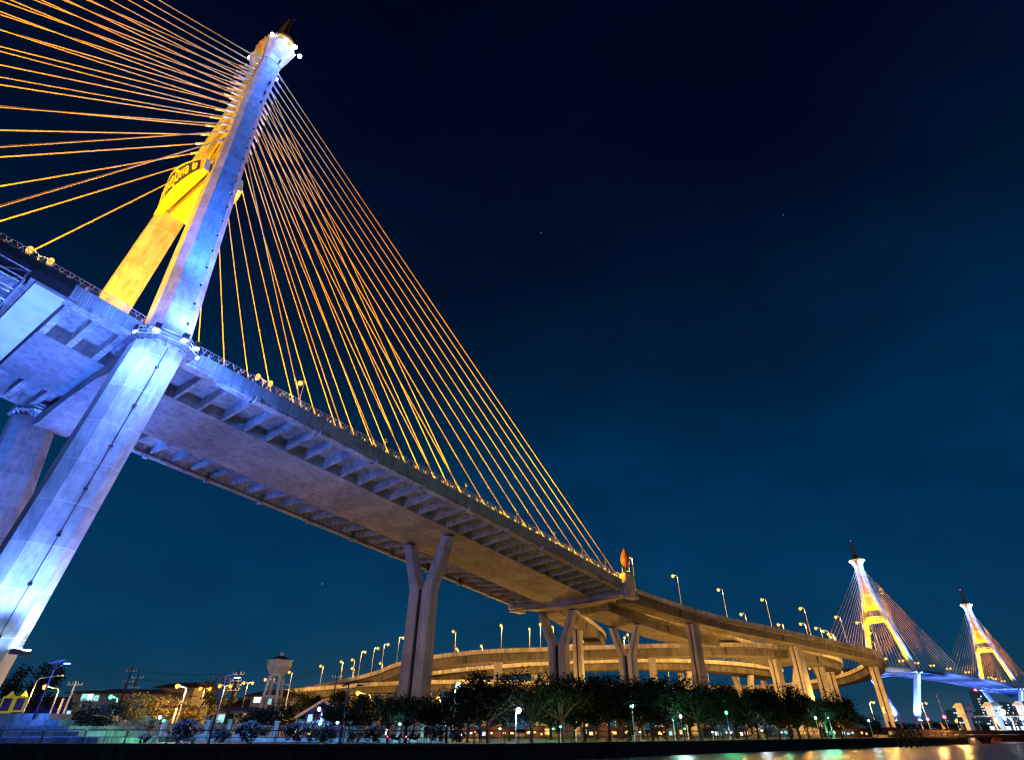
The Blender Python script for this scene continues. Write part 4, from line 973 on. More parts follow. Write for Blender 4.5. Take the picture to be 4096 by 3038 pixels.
fence('boundary_fence', 'pinkish wall with square posts and bars across the road, left of the shrubs', [(-58, 95.5), (-35, 95)], 2.85, M['pink'], M['pink'])
fence('boundary_fence', 'white-posted fence with thin bars in front of the first Y pier', [(-34, 92), (-9, 90.5)], 3.1, M['post'], M['post'], 1.9, .5)
for x, y, c, wt in ((-36, 100, (.4, .9, 1.), 900), (-30, 99, (1, .85, .4), 900), (-25, 98, (.5, 1., .8), 700), (-33, 91, (1, .75, .6), 500), (-24, 91, (1, .8, .6), 420), (-9, 100, (1, .7, .3), 900), (0, 98, (1, .75, .35), 900), (12, 112, (1, .8, .4), 900), (-15, 87, (.6, .6, 1), 300), (26, 124, (1, .7, .25), 900), (44, 140, (1, .8, .35), 900), (62, 152, (.5, 1., .7), 700), (82, 172, (1, .65, .2), 900)):
    pass
SRNG = random.Random(77)
def shop(u0, u1, v, y, col, label, e):
    """low lit shopfront / stall seen between trunks"""
    a = aty(u0, v, y); b = aty(u1, v, y); w_ = b.x - a.x; h = max(1.6, a.z - GZ); c = Vector(((a.x + b.x) / 2, y + 1.5, GZ)); t = thing('stall', label, 'stall', c, 'lit stalls and shopfronts behind the trees')
    m = MB(); m.box(c + UPZ * h / 2 + Vector((0, .6, 0)), (w_, 2.4, h)); part('wall', m, M['roofd'], t)
    m = MB(); m.box(c + UPZ * (h + .1) + Vector((0, -.3, 0)), (w_ + .4, 4.4, .15)); part('awning', m, M['roofb'], t)
    n = max(2, int(w_ / 1.1))
    for k in range(n):
        if SRNG.random() < .45: continue
        hh = h * SRNG.uniform(.15, .5); m = MB(); m.box(c + Vector((-w_ / 2 + (k + .5) * w_ / n, -.68, h * SRNG.uniform(.35, .6))), (w_ / n * SRNG.uniform(.25, .7), .1, hh)); part('lit_front', m, M[SRNG.choice((col, col, col, 'e_warmwin', 'e_whtwin', 'e_cynwin'))], t)
    point('lamp_light', c + Vector((0, -2.2, h * .75)), e, 200, .3, t).visible_camera = False
CY_, WM_ = (.4, .95, 1.), (1., .62, .22)
for u0, u1, v, y, c, lab, e in [(340, 400, 2905, 101, 'e_cynwin', 'cyan-lit front behind the pink fence, at its left end', CY_), (520, 580, 2905, 101, 'e_whtwin', 'white-lit front behind the pink fence, mid-length', CY_), (620, 700, 2910, 102, 'e_cynwin', 'blue-lit front behind the pink fence near the pair of globe lamps', CY_),
    (1090, 1250, 2925, 120, 'e_warmwin', 'warm-lit low front under the dark bushes right of the water tower', WM_), (1400, 1560, 2918, 124, 'e_warmwin', 'warm-lit low front left of the first Y pier', WM_), (1800, 1900, 2925, 126, 'e_whtwin', 'white-lit stall right of the first Y pier', WM_), (1920, 2060, 2922, 130, 'e_warmwin', 'warm-lit stall left of the umbrella tree', WM_),
    (2100, 2180, 2930, 132, 'e_warmwin', 'warm-lit stall under the umbrella tree', WM_), (2330, 2520, 2925, 146, 'e_warmwin', 'long warm-lit stall right of the second Y pier', WM_), (2610, 2760, 2925, 160, 'e_warmwin', 'warm-lit stall behind tree trunks below the tall right column', WM_), (2820, 3000, 2928, 166, 'e_whtwin', 'pale-lit stall behind trunks in the right half of the park', CY_), (3080, 3180, 2930, 172, 'e_cynwin', 'cyan-lit stall behind trunks near the end of the park', CY_), (3300, 3500, 2932, 178, 'e_warmwin', 'warm-lit shed at the right end of the park', WM_)]:
    shop(u0, u1, v, y, c, lab, e)
# golden shrine
p = aty(2183, 2822, 138); h = p.z - GZ; b = Vector((p.x, 138, GZ)); t = thing('spired_shrine', 'small golden floodlit spired shrine behind the umbrella tree', 'shrine', b)
m = MB(); m.lathe(b, [(2.2, 0), (2.2, h * .12), (1.8, h * .14), (1.8, h * .28), (1.9, h * .3), (1.2, h * .36), (1.25, h * .45), (.8, h * .55), (.85, h * .6), (.4, h * .75), (.1, h)], 12); part('body', m, M['yellow'], t)
m = MB(); m.box(b + Vector((0, -2.05, h * .2)), (1., .3, h * .16)); part('niche', m, M['e_warmwin'], t)
point('shrine_light', b + Vector((-2.5, -4.5, 1.5)), (1, .6, .1), 2600, .3, t).visible_camera = False

# houses
def house(label, u0, u1, vr, ve, y, dep, wallm, roofm, gable=False, wins=(), over=.7):
    a = aty(u0, ve, y); b = aty(u1, ve, y); rz = aty((u0 + u1) / 2, vr, y).z; h = a.z - GZ; w_ = b.x - a.x; c = Vector(((a.x + b.x) / 2, y + dep / 2, GZ)); t = thing('house', label, 'house', c)
    m = MB(); m.box(c + UPZ * h / 2, (w_, dep, h))
    rh = rz - a.z
    if gable: m.add([c + Vector((-w_ / 2, -dep / 2, h)), c + Vector((w_ / 2, -dep / 2, h)), c + Vector((0, -dep / 2, h + rh * .94))], [(0, 1, 2)])
    part('wall', m, wallm, t)
    m = MB(); o = over
    if gable:
        for sg in (-1, 1):
            A_ = [c + Vector((sg * (w_ / 2 + o), yy, h - o * rh / (w_ / 2))) for yy in (-dep / 2 - o, dep / 2 + o)]; B_ = [c + Vector((0, yy, h + rh)) for yy in (-dep / 2 - o, dep / 2 + o)]
            m.loft([[A_[0], A_[1], A_[1] + UPZ * .22, A_[0] + UPZ * .22], [B_[0], B_[1], B_[1] + UPZ * .22, B_[0] + UPZ * .22]])
        rf = part('roof', m, roofm, t); m = MB()
        for sg in (-1, 1): m.tube([c + Vector((sg * (w_ / 2 + o), -dep / 2 - o - .1, h - o * rh / (w_ / 2) + .1)), c + Vector((0, -dep / 2 - o - .1, h + rh + .1))], .22, 4)
        part('bargeboard', m, M['pink'], rf)
    else:
        e = [c + Vector((sx_ * (w_ / 2 + o), sy * (dep / 2 + o), h)) for sx_, sy in ((-1, -1), (1, -1), (1, 1), (-1, 1))]; e2 = [v_ + UPZ * .18 for v_ in e]; r1 = c + Vector((-w_ * .3, 0, h + rh)); r2 = c + Vector((w_ * .3, 0, h + rh))
        m.add(e + e2 + [r1, r2], [(3, 2, 1, 0), (0, 1, 5, 4), (1, 2, 6, 5), (2, 3, 7, 6), (3, 0, 4, 7), (4, 5, 9, 8), (6, 7, 8, 9), (5, 6, 9), (7, 4, 8)]); part('roof', m, roofm, t)
    for wu, wv, ww, wh, lit in wins:
        q = aty(wu, wv, y); k = (q.y) / F * 1.15; m = MB(); m.box(Vector((q.x, y - .05, q.z)), (ww * k + .25, .12, wh * k + .25)); f = part('window', m, M['white'], t)
        m = MB(); m.box(Vector((q.x, y - .13, q.z)), (ww * k, .06, wh * k)); part('pane', m, M[lit] if lit else M['dark'], f)
    return t
house('long low house with a dark hipped roof and cyan-lit windows at the left', 300, 650, 2748, 2772, 150, 12, M['wall'], M['roofd'], False, [(340, 2786, 18, 14, 'e_cynwin'), (362, 2786, 14, 14, 'e_whtwin'), (385, 2790, 14, 12, 'e_cynwin')], 1.4)
house('two-storey pale house with dark red roof and three arched lit windows behind the water tower', 1006, 1140, 2752, 2782, 165, 11, M['wall'], M['roofd'], False, [(1022, 2797, 8, 12, 'e_whtwin'), (1032, 2797, 8, 12, 'e_whtwin'), (1042, 2797, 8, 12, 'e_whtwin'), (1080, 2802, 8, 14, 'e_cynwin')], 1.2)
house('dark blue gabled house with a pale bargeboard right of the water tower', 1225, 1362, 2802, 2850, 132, 12, M['wallb'], M['roofb'], True, [(1222 + 18, 2872, 10, 16, 'e_cynwin'), (1340, 2880, 10, 12, None)], 1.4)
house('house with a pitched purple-grey sheet roof between the lit trees', 575, 670, 2798, 2828, 128, 9, M['wall'], M['roofb'], False, [(600, 2845, 14, 16, None), (625, 2845, 14, 16, None)], 1.)
house('low dark-roofed house in front of the lattice poles', 880, 1010, 2822, 2848, 126, 9, M['wall'], M['roofb'], False, [(925, 2862, 16, 12, None), (848 + 40, 2872, 20, 16, 'e_cynwin')], 1.3)
house('distant hall with a reddish tiled roof behind the sodium lamp', 640, 780, 2722, 2748, 230, 14, M['wall'], M['roofd'], False, [], 1.5)
house('small dark house at the far left behind the portrait boards', 20, 290, 2780, 2815, 150, 12, M['wallb'], M['roofd'], False, [(275, 2850, 10, 10, 'e_cynwin')], 1.)
# portrait boards (plain stand-ins)
for k, (u, v0, v1) in enumerate(((12, 2782, 2850), (66, 2782, 2846))):
    y = 97; p = aty(u, v1, y); q = aty(u, v0, y); c = Vector((p.x, y, (p.z + q.z) / 2)); t = thing('ornate_board', 'yellow-framed blue display board above the steps, %s one' % ('left', 'right')[k], 'display board', c, 'yellow framed boards')
    hh = q.z - p.z; m = MB(); m.box(c, (1.7, .25, hh)); part('frame', m, M['e_yelglow'], t); m = MB(); m.lathe(c + UPZ * hh / 2, [(.5, 0), (.3, .25), (.02, .6)], 8); part('finial', m, M['yellow'], t)
    m = MB(); m.box(c + Vector((0, -.15, 0)), (1.15, .06, hh * .75)); part('panel', m, M['navy'], t)
# water tower
tp = aty(1122, 2638, 158); bt = aty(1118, 2702, 158); b = Vector((tp.x, 158, GZ)); zt, zb_ = tp.z, bt.z; t = thing('water_tower', 'pale concrete water tower with conical tank on four legs', 'water tower', b)
m = MB(); R0 = 2.65; m.lathe(b, [(1.5, zb_ - GZ), (1.55, zb_ - GZ + .25), (R0 * .98, zb_ - GZ + 1.6), (R0, zb_ - GZ + 1.75), (R0, zt - GZ - .3), (R0 * 1.06, zt - GZ - .25), (R0 * 1.06, zt - GZ)], 24); tk = part('tank', m, M['tank'], t, False)
m = MB(); m.lathe(b, [(R0 * 1.04, zt - GZ + .01), (.7, zt - GZ + .75), (.7, zt - GZ + .76)], 24); part('roof', m, M['roofd'], tk)
m = MB(); m.lathe(b, [(.5, zt - GZ + .76), (.5, zt - GZ + 1.4), (.3, zt - GZ + 1.45), (.04, zt - GZ + 1.5)], 10); part('vent', m, M['tank'], tk)
for sx_ in (-1, 1):
    for sy in (-1, 1):
        m = MB(); rings = []
        for z, o in ((0, 2.1), (zb_ - GZ, 1.1)): rings.append([b + Vector((sx_ * o + dx, sy * o + dy, z)) for dx, dy in ((-.24, -.24), (.24, -.24), (.24, .24), (-.24, .24))])
        m.loft(rings); part('leg', m, M['tank'], t)
m = MB()
for zz in ((zb_ - GZ) * .33, (zb_ - GZ) * .64):
    o = 2.1 + (1.1 - 2.1) * zz / (zb_ - GZ)
    for sg in (-1, 1): m.box(b + Vector((0, sg * o, zz)), (2 * o, .4, .5)); m.box(b + Vector((sg * o, 0, zz)), (.4, 2 * o - .9, .48))
part('brace', m, M['tank'], t)
m = MB()
for sg in (-.25, .25): m.tube([b + Vector((sg, -1.9, 0)), b + Vector((sg, -1.45, zb_ - GZ))], .05, 4)
for k in range(24): m.tube([b + Vector((-.25, -1.9 + .45 * k / 24, .5 + k * (zb_ - GZ - .6) / 24)), b + Vector((.25, -1.9 + .45 * k / 24, .5 + k * (zb_ - GZ - .6) / 24))], .03, 4)
part('ladder', m, M['steel'], t)
# utility poles and wires
UP = []
for k, (u, v, y, arms, lab) in enumerate([(532, 2663, 135, 2, 'tall thin utility pole with crossarms right of the long house'), (556, 2692, 130, 2, 'utility pole with transformer arms beside the tall thin one'), (306, 2721, 105, 1, 'pale concrete utility pole left of the small dark tree'), (255, 2790, 98, 0, 'short leaning post beside the pale concrete pole'), (958, 2677, 125, 2, 'tall utility pole with crossarms left of the water tower'), (945, 2705, 124, 2, 'second utility pole close beside the tall one left of the water tower'), (708, 2830, 104, 0, 'short pale post left of the sodium lamp pole'), (1262, 2845, 118, 0, 'short post in front of the blue gabled house'), (1350, 2690, 150, 1, 'slim pole against the mid-level viaduct')]):
    p = aty(u, v, y); b = Vector((p.x, y, GZ)); h = p.z - GZ; t = thing('utility_pole', lab, 'utility pole', b); m = MB(); m.tube([b, b + UPZ * h], [.2, .12], 6); part('pole', m, M['wall'] if k in (2, 3, 6) else M['pile'], t)
    for q in range(arms): m = MB(); m.box(b + UPZ * (h * (.93 - .16 * q)), (2.2, .12, .14)); [m.tube([b + Vector((xx, 0, h * (.93 - .16 * q))), b + Vector((xx, 0, h * (.93 - .16 * q) + .35))], .07, 5) for xx in (-1, -.4, .4, 1)]; part('crossarm', m, M['steel'], t)
    UP.append((b, h))
def wire(a, b, sag): 
    m = MB(); m.tube([a.lerp(b, i / 10) - UPZ * (4 * sag * (i / 10) * (1 - i / 10)) for i in range(11)], .035, 4); return m
for k, (i, j, f, lab) in enumerate([(2, 0, .95, 'upper'), (2, 1, .85, 'lower'), (0, 4, .95, 'upper'), (1, 5, .92, 'lower'), (2, 3, .8, 'short')]):
    a = UP[i][0] + UPZ * UP[i][1] * f; b = UP[j][0] + UPZ * UP[j][1] * f
    solo('overhead_wire', wire(a, b, .5), M['pile'], '%s thin overhead wire strung %s' % (lab, ('from the pale concrete pole to the tall thin pole', 'from the pale concrete pole to the transformer pole', 'between the two groups of tall poles', 'between the transformer pole and the water tower poles', 'from the pale concrete pole to the short leaning post')[k]), 'wire')
a = UP[2][0] + UPZ * UP[2][1] * .55; solo('overhead_wire', wire(a, a + Vector((-22, 2, -.5)), .5), M['pile'], 'drooping wire running left from the pale concrete pole past the dark tree', 'wire')
# solar lights, curved lamps
def solar(u, v, ub, y, label, lit):
    p = aty(u, v, y); b = Vector((p.x, y, GZ)); h = p.z - GZ; t = thing('solar_street_light', label, 'street light', b); m = MB(); m.tube([b, b + UPZ * h], [.13, .07], 6); part('pole', m, M['solar'], t)
    m = MB(); X = Vector((.95, 0, .28)); m.box(b + UPZ * (h + .1), (1.5, .9, .06), (X.normalized(), Vector((0, 1, 0)), X.normalized().cross(Vector((0, 1, 0))))); part('solar_panel', m, M['solar'], t)
    m = MB(); m.tube([b + UPZ * (h - .7), b + Vector((1.1, -.2, h - .1))], .04, 4); m.box(b + Vector((1.35, -.2, h - .02)), (.75, .3, .1)); m.cur = 1; m.box(b + Vector((1.35, -.2, h - .1)), (.6, .24, .08)); part('lamp_head', m, [M['solar'], M['e_cyn'] if lit else M['solar']], t)
    if lit: point('lamp_light', b + Vector((1.4, -.3, h - .5)), CYN, 500, .2, t).visible_camera = False
solar(228, 2648, 125, 80, 'blue solar street light above the steps, its cyan lamp lit', True)
solar(905, 2704, 839, 79, 'tall blue solar street light left of the water tower', True)
solar(1395, 2737, 1363, 80, 'blue solar street light with unlit head right of the blue gabled house', False)
def mast(u, v, y, arm, label, lit, col='e_sod', lc=SOD, w_=2500, nm='street_lamp'):
    p = aty(u, v, y); b = Vector((p.x, y, GZ)); h = p.z - GZ; t = thing(nm, label, 'street lamp', b); m = MB(); m.tube([b, b + UPZ * (h - .3), b + Vector((arm * .12, 0, h)), b + Vector((arm, 0, h + .25))], [.11, .07, .06, .05], 6); part('pole', m, M['steel'], t)
    m = MB(); m.box(b + Vector((arm * 1.12, 0, h + .3)), (.7, .3, .14)); m.cur = 1; m.ball(b + Vector((arm * 1.12, 0, h + .16)), .3 if lit else .05, 10, 6); part('lamp_head', m, [M['steel'], M[col] if lit else M['dark']], t)
    if lit: point('lamp_light', b + Vector((arm * 1.15, -.1, h - .45)), lc, w_, .3, t).visible_camera = False
mast(152, 2710, 96, 2.6, 'curved street lamp pole arching right at the far left', False)
mast(240, 2752, 97, -1.9, 'curved street lamp arching left, lit orange, behind the solar light', True, w_=1800)
mast(748, 2748, 103, -1.3, 'very bright sodium street lamp among the golden trees', True, w_=14000)
mast(474, 2790, 118, -1.2, 'small greenish-white lamp by the long house', True, 'e_grn', GRN, 900)
mast(1290, 2838, 121, -.5, 'small white lamp on a post before the blue gabled house', True, 'e_wht', (.6, .75, 1.), 900)
mast(1160, 2738, 105, -1.9, 'slim white lamp with unlit head right of the water tower legs', False)
mast(1485, 2776, 110, -1.9, 'sodium lamp on a bent arm left of the first Y pier', True, w_=2200)
mast(2063, 2846, 86, .3, 'brilliant white lamp on a slim pole left of the umbrella tree', True, 'e_wht', (.85, .92, 1), 1300)
mast(1822, 2745, 92, .3, 'tall slim lamp with cyan-white head right of the first Y pier', True, 'e_cyn', (.7, 1., 1.), 2200)
mast(1797, 2821, 120, .3, 'orange lamp glowing between the trees right of the first Y pier', True, w_=3000)
mast(2600 + 137, 2822, 128, .3, 'unlit slim lamp post among the park trees', False)
TWN = lamp_proto('street_lamp', 'x', 9, .9, True, lw=2500, rad=.4)
for u, v, y, lab in ((820, 2752, 190, 'small twin sodium lamp left of the solar light, far off'), (901, 2741, 170, 'twin sodium lamp hidden behind the tall solar light'), (1078, 2716, 215, 'twin sodium lamp just left of the water tower tank'), (993, 2729, 210, 'sodium lamp over the low viaduct left of the water tower')):
    p = aty(u, v, y); put(TWN, (p.x, y, p.z - 9), .3, lab, 'far twin lamps')
# yellow pennant
p = aty(297, 2885, 95); t = thing('pennant_flag', 'yellow pennant on a short staff behind the steps', 'flag', p); m = MB(); m.tube([p - UPZ * 2, p + UPZ * 2.2], .04, 5); part('staff', m, M['steel'], t); m = MB(); m.add([p + Vector((.05, 0, 2.2)), p + Vector((.1, .1, -1.)), p + Vector((-.9, 0, -1.2))], [(0, 1, 2)]); part('cloth', m, M['e_yelglow'], t)

# ================================================================== PEOPLE AND MOTORBIKES on the promenade (tiny in the picture)
def person(label, base, pose, rz, top, low):
    """one skinned body with clothing as children"""
    t = thing('person', label, 'person', base); c, s_ = math.cos(rz), math.sin(rz)
    def T(x, y, z): return Vector((x * c - y * s_, x * s_ + y * c, z))
    if pose == 'stand':
        J = dict(pel=(0, 0, .95), chest=(0, 0, 1.32), neck=(0, 0, 1.5), head=(0, .02, 1.66), lh=(-.1, 0, .9), lk=(-.11, .02, .5), la=(-.11, -.03, .07), lt=(-.12, .14, .04), rh=(.1, 0, .9), rk=(.12, .03, .5), ra=(.13, -.02, .07), rt=(.14, .15, .04), ls=(-.19, 0, 1.42), le=(-.25, -.03, 1.14), lw=(-.25, .06, .9), rs=(.19, 0, 1.42), re=(.25, -.03, 1.14), rw=(.24, .08, .9))
    else:
        J = dict(pel=(0, 0, .72), chest=(0, .1, 1.08), neck=(0, .13, 1.26), head=(0, .17, 1.42), lh=(-.1, .03, .7), lk=(-.16, .42, .72), la=(-.15, .4, .3), lt=(-.15, .55, .26), rh=(.1, .03, .7), rk=(.16, .42, .72), ra=(.15, .4, .3), rt=(.15, .55, .26), ls=(-.19, .1, 1.18), le=(-.24, .28, .95), lw=(-.2, .5, .98), rs=(.19, .1, 1.18), re=(.24, .28, .95), rw=(.2, .5, .98))
    R0_ = dict(pel=.13, chest=.14, neck=.055, head=.1, lh=.085, rh=.085, lk=.06, rk=.06, la=.04, ra=.04, lt=.035, rt=.035, ls=.06, rs=.06, le=.042, re=.042, lw=.032, rw=.032)
    E_ = [('pel', 'chest'), ('chest', 'neck'), ('neck', 'head'), ('pel', 'lh'), ('lh', 'lk'), ('lk', 'la'), ('la', 'lt'), ('pel', 'rh'), ('rh', 'rk'), ('rk', 'ra'), ('ra', 'rt'), ('chest', 'ls'), ('ls', 'le'), ('le', 'lw'), ('chest', 'rs'), ('rs', 're'), ('re', 'rw')]
    def skin(keys, edges, scale, nm, mat):
        idx = {k: i for i, k in enumerate(keys)}; me = bpy.data.meshes.new(nm); me.from_pydata([T(*J[k]) for k in keys], [(idx[a], idx[b]) for a, b in edges if a in idx and b in idx], [])
        o = bpy.data.objects.new(nm, me); COL.objects.link(o); o.modifiers.new('s', 'SKIN'); o.modifiers.new('d', 'SUBSURF').levels = 1
        for i, k in enumerate(keys):
            sv = me.skin_vertices[0].data[i]; sv.radius = (R0_[k] * scale, R0_[k] * scale); sv.use_root = (i == 0)
        bpy.context.view_layer.update(); m2 = bpy.data.meshes.new_from_object(o.evaluated_get(bpy.context.evaluated_depsgraph_get())); o.modifiers.clear(); o.data = m2
        m2.materials.clear(); m2.materials.append(mat); o.parent = t; ORG[o] = ORG[t]; return o
    keys = list(J); skin(keys, E_, 1., 'body', M['skin'])
    skin(['pel', 'chest', 'ls', 'le', 'rs', 're'], E_, 1.18, 'shirt', top); skin(['pel', 'lh', 'lk', 'la', 'rh', 'rk', 'ra'], E_, 1.2, 'trousers', low)
    m = MB(); hc = ORG[t] + T(*J['head']) + UPZ * .05 - T(0, .03, 0); m.ball(hc, .115, 10, 6); part('hair', m, M['cloth1'], t, True)
    m = MB(); hd = ORG[t] + T(*J['head']); 
    for sx_ in (-.04, .04): m.ball(hd + T(sx_, .1, .01), .014, 6, 4)
    m.ball(hd + T(0, .11, -.03), .018, 6, 4); part('face', m, M['skin'], t)
def bike(label, base, rz):
    t = thing('motorbike', label, 'motorbike', base); c, s_ = math.cos(rz), math.sin(rz)
    def T(x, y, z): return Vector(base) + Vector((x * c - y * s_, x * s_ + y * c, z))
    for x in (-.62, .62):
        m = MB(); m.tube([T(x + .27 * math.cos(a), 0, .28 + .27 * math.sin(a)) for a in [k * .5236 for k in range(13)]], .05, 6); w_ = part('wheel', m, M['cloth1'], t); m = MB(); m.tube([T(x, -.06, .28), T(x, .06, .28)], .12, 8); part('hub', m, M['steel'], w_)
    m = MB(); m.loft([[T(x, y * w_, z + h * y2) for y, y2 in ((-1, 0), (1, 0), (.6, 1), (-.6, 1))] for x, z, h, w_ in ((-.8, .55, .12, .1), (-.3, .42, .3, .16), (.15, .32, .22, .15), (.45, .4, .5, .12), (.6, .6, .35, .1))]); part('body', m, M['cloth2'], t)
    m = MB(); m.box(T(-.3, 0, .76), (.65, .24, .1), (T(1, 0, 0) - T(0, 0, 0), T(0, 1, 0) - T(0, 0, 0), UPZ)); part('seat', m, M['cloth1'], t)
    m = MB(); m.tube([T(.6, 0, .5), T(.5, 0, .98)], .03, 5); m.tube([T(.42, -.3, 1.02), T(.5, 0, .98), T(.42, .3, 1.02)], .02, 5); part('handlebar', m, M['steel'], t)
    m = MB(); m.ball(T(-.86, 0, .62), .06); part('tail_light', m, M['e_red'], t)
def gp(u, y): p = aty(u, 2960, y); return Vector((p.x, y, GZ + .02))
bike('red motorbike with glowing tail light parked behind the railing, left one', gp(1582, 79.5), .3); bike('red motorbike parked behind the railing beneath a rider, right one', gp(1655, 79.8), .1)
person('person in dark clothing sitting on the right-hand motorbike', gp(1655, 79.8) + Vector((-.25, 0, .06)), 'sit', -1.4, M['cloth1'], M['cloth1'])
person('person in dark clothes standing at the railing near the white posts', gp(1700, 78.6), 'stand', .4, M['cloth1'], M['cloth1'])
person('person in a blue-grey shirt standing under the park trees', gp(1921, 81.), 'stand', 2.6, M['roofb'], M['cloth1'])
for k, (u, cl, lab) in enumerate(((722, 'cloth1', 'person in dark top seated on the left end of a low bench behind the railing'), (765, 'cloth3', 'person in pale trousers seated on the right end of a low bench behind the railing'))):
    person(lab, gp(u, 77.2) + Vector((0, 0, -.22)), 'sit', 3.0, M['cloth1'], M[cl])
b = (gp(722, 77.3) + gp(765, 77.3)) / 2; t = thing('bench', 'low concrete bench under the two seated people', 'bench', b); m = MB(); m.box(b + UPZ * .38, (2.2, .4, .1)); part('seat', m, M['edge'], t)
for sx_ in (-.8, .8): m = MB(); m.box(b + Vector((sx_, 0, .165)), (.2, .35, .33)); part('support', m, M['edge'], t)
bx_ = gp(1575, 82); t = thing('goal_frame', 'dark rectangular pipe frame standing behind the railing', 'frame', bx_); m = MB(); m.tube([bx_ + Vector((-.6, 0, 0)), bx_ + Vector((-.6, 0, 2.5)), bx_ + Vector((.7, 0, 2.5)), bx_ + Vector((.7, 0, 0))], .06, 5); part('frame', m, M['dsteel'], t)
# skiff in the dark water
p = atz(1960, 3034, WZ) ; 

# ================================================================== RIGHT: jetty, flood gates, far shore
j0, j1 = atz(3545, 2952, WZ), atz(3545, 2952, WZ)
JA = aty(3565, 2932, 178); JB = aty(4230, 2938, 214); JA.z = 0; JB.z = 0; jd = (JB - JA).normalized(); jn = Vector((-jd.y, jd.x, 0))
t = thing('jetty', 'long low timber jetty with railing reaching right over the water', 'jetty', JA)
zj = -.9
m = MB(); m.loft([[p + jn * o + UPZ * z for o, z in ((-1.2, zj), (1.2, zj), (1.2, zj - .55), (-1.2, zj - .55))] for p in (JA, JB)]); part('deck', m, M['wood'], t)
m = MB(); L_ = (JB - JA).length
for z in (.55, 1.0): m.tube([JA - jn * 1.1 + UPZ * (zj + z), JB - jn * 1.1 + UPZ * (zj + z)], .06, 4)
for k in range(int(L_ / 2.6)): p = JA + jd * (k * 2.6) - jn * 1.1 + UPZ * zj; m.tube([p, p + UPZ * 1.05], .06, 4); m.box(p + jd * 1.3 + UPZ * .5, (2.4, .05, .75), (jd, jn, UPZ))
part('railing', m, M['wood'], t)
for q in (38, 74, 110):
    p = JA + jd * q; m = MB(); m.loft([[p + Vector((r * math.cos(a), r * math.sin(a), z)) for a in [k * .785 for k in range(8)]] for r, z in ((1.1, WZ - 2), (1.1, zj - 1.5), (2., zj - .57))]); part('support', m, M['pile'], t)
# landing piles
for k, (u, v) in enumerate(((3612, 2990), (3655, 2990), (3692, 2985))):
    p = atz(u, v, WZ); t = thing('mooring_piles', 'leaning pair of dark mooring piles with cross ties by the jetty, %s of three' % ('left', 'middle', 'right')[k], 'mooring piles', p, 'mooring piles by the jetty'); 
    for sg in (0, 1.2): m = MB(); m.tube([p + Vector((sg, 0, -2)), p + Vector((sg - 1.0, .4, 4.0 - .5 * k))], .16, 6); part('pile', m, M['pile'], t)
    m = MB(); [m.tube([p + Vector((-.3 - .25 * q, .1, 1 + q)), p + Vector((.95 - .25 * q, .1, 1 + q))], .08, 4) for q in range(3)]; part('tie', m, M['pile'], t)
# red canopy at the jetty root
p = atz(3535, 2925, -1.0); p = aty(3538, 2930, 183); p.z = GZ; t = thing('canopy', 'red canopy where the jetty meets the bank', 'canopy', p)
m = MB(); m.loft([[p + Vector((x, y, z)) for x, z in ((-2.6, 1.3), (-2.2, 1.9), (2.2, 1.9), (2.6, 1.3), (2.6, 1.2), (-2.6, 1.2))] for y in (-2, 3)]); part('roof', m, M['redroof'], t)
for sx_ in (-2.4, 2.4):
    for sy in (-1.6, 2.6): m = MB(); m.tube([p + Vector((sx_, sy, 0)), p + Vector((sx_, sy, 1.2))], .08, 5); part('post', m, M['pile'], t)
point('canopy_spill', p + Vector((0, .5, 1.)), (1, .55, .12), 1500, .3, t).visible_camera = False  # lamp added to spill sodium light onto the water
t = thing('street_lamp', 'sodium lamp at the root of the jetty', 'street lamp', (108, 181, GZ)); b = Vector((108, 181, GZ)); m = MB(); m.tube([b, b + UPZ * 2.9], .07, 6); part('pole', m, M['steel'], t); m = MB(); m.ball(b + UPZ * 3.1, .35); part('lamp_head', m, M['e_sod'], t); point('lamp_light', b + UPZ * 3.9, SOD, 4500, .3, t).visible_camera = False
mast(3530, 2831, 190, .3, 'sodium lamp in front of the blue leg at the right end of the park', True, w_=2500)
mast(3745, 2775, 250, -1.5, 'tall curved unlit lamp pole rising beyond the jetty', False)
FLG = thing('pennant_flag', 'x', 'flag', (0, 0, 0)); m = MB(); m.tube([(0, 0, 0), (0, 0, 2.6)], .05, 5); part('staff', m, M['steel'], FLG); m = MB(); m.add([(0.03, 0, 2.6), (.06, .02, 1.2), (1., .15, 1.25), (.5, .08, 1.9)], [(0, 1, 2, 3)]); part('cloth', m, M['flag'], FLG); proto(FLG)
for k in range(11):
    put(FLG, JA + jd * (6 + 8.5 * k) + jn * 1. + UPZ * zj, .3 + .3 * math.sin(k * 2.1), 'small orange pennant on the jetty rail, %s from its left end' % ORD[k], 'pennants along the jetty')
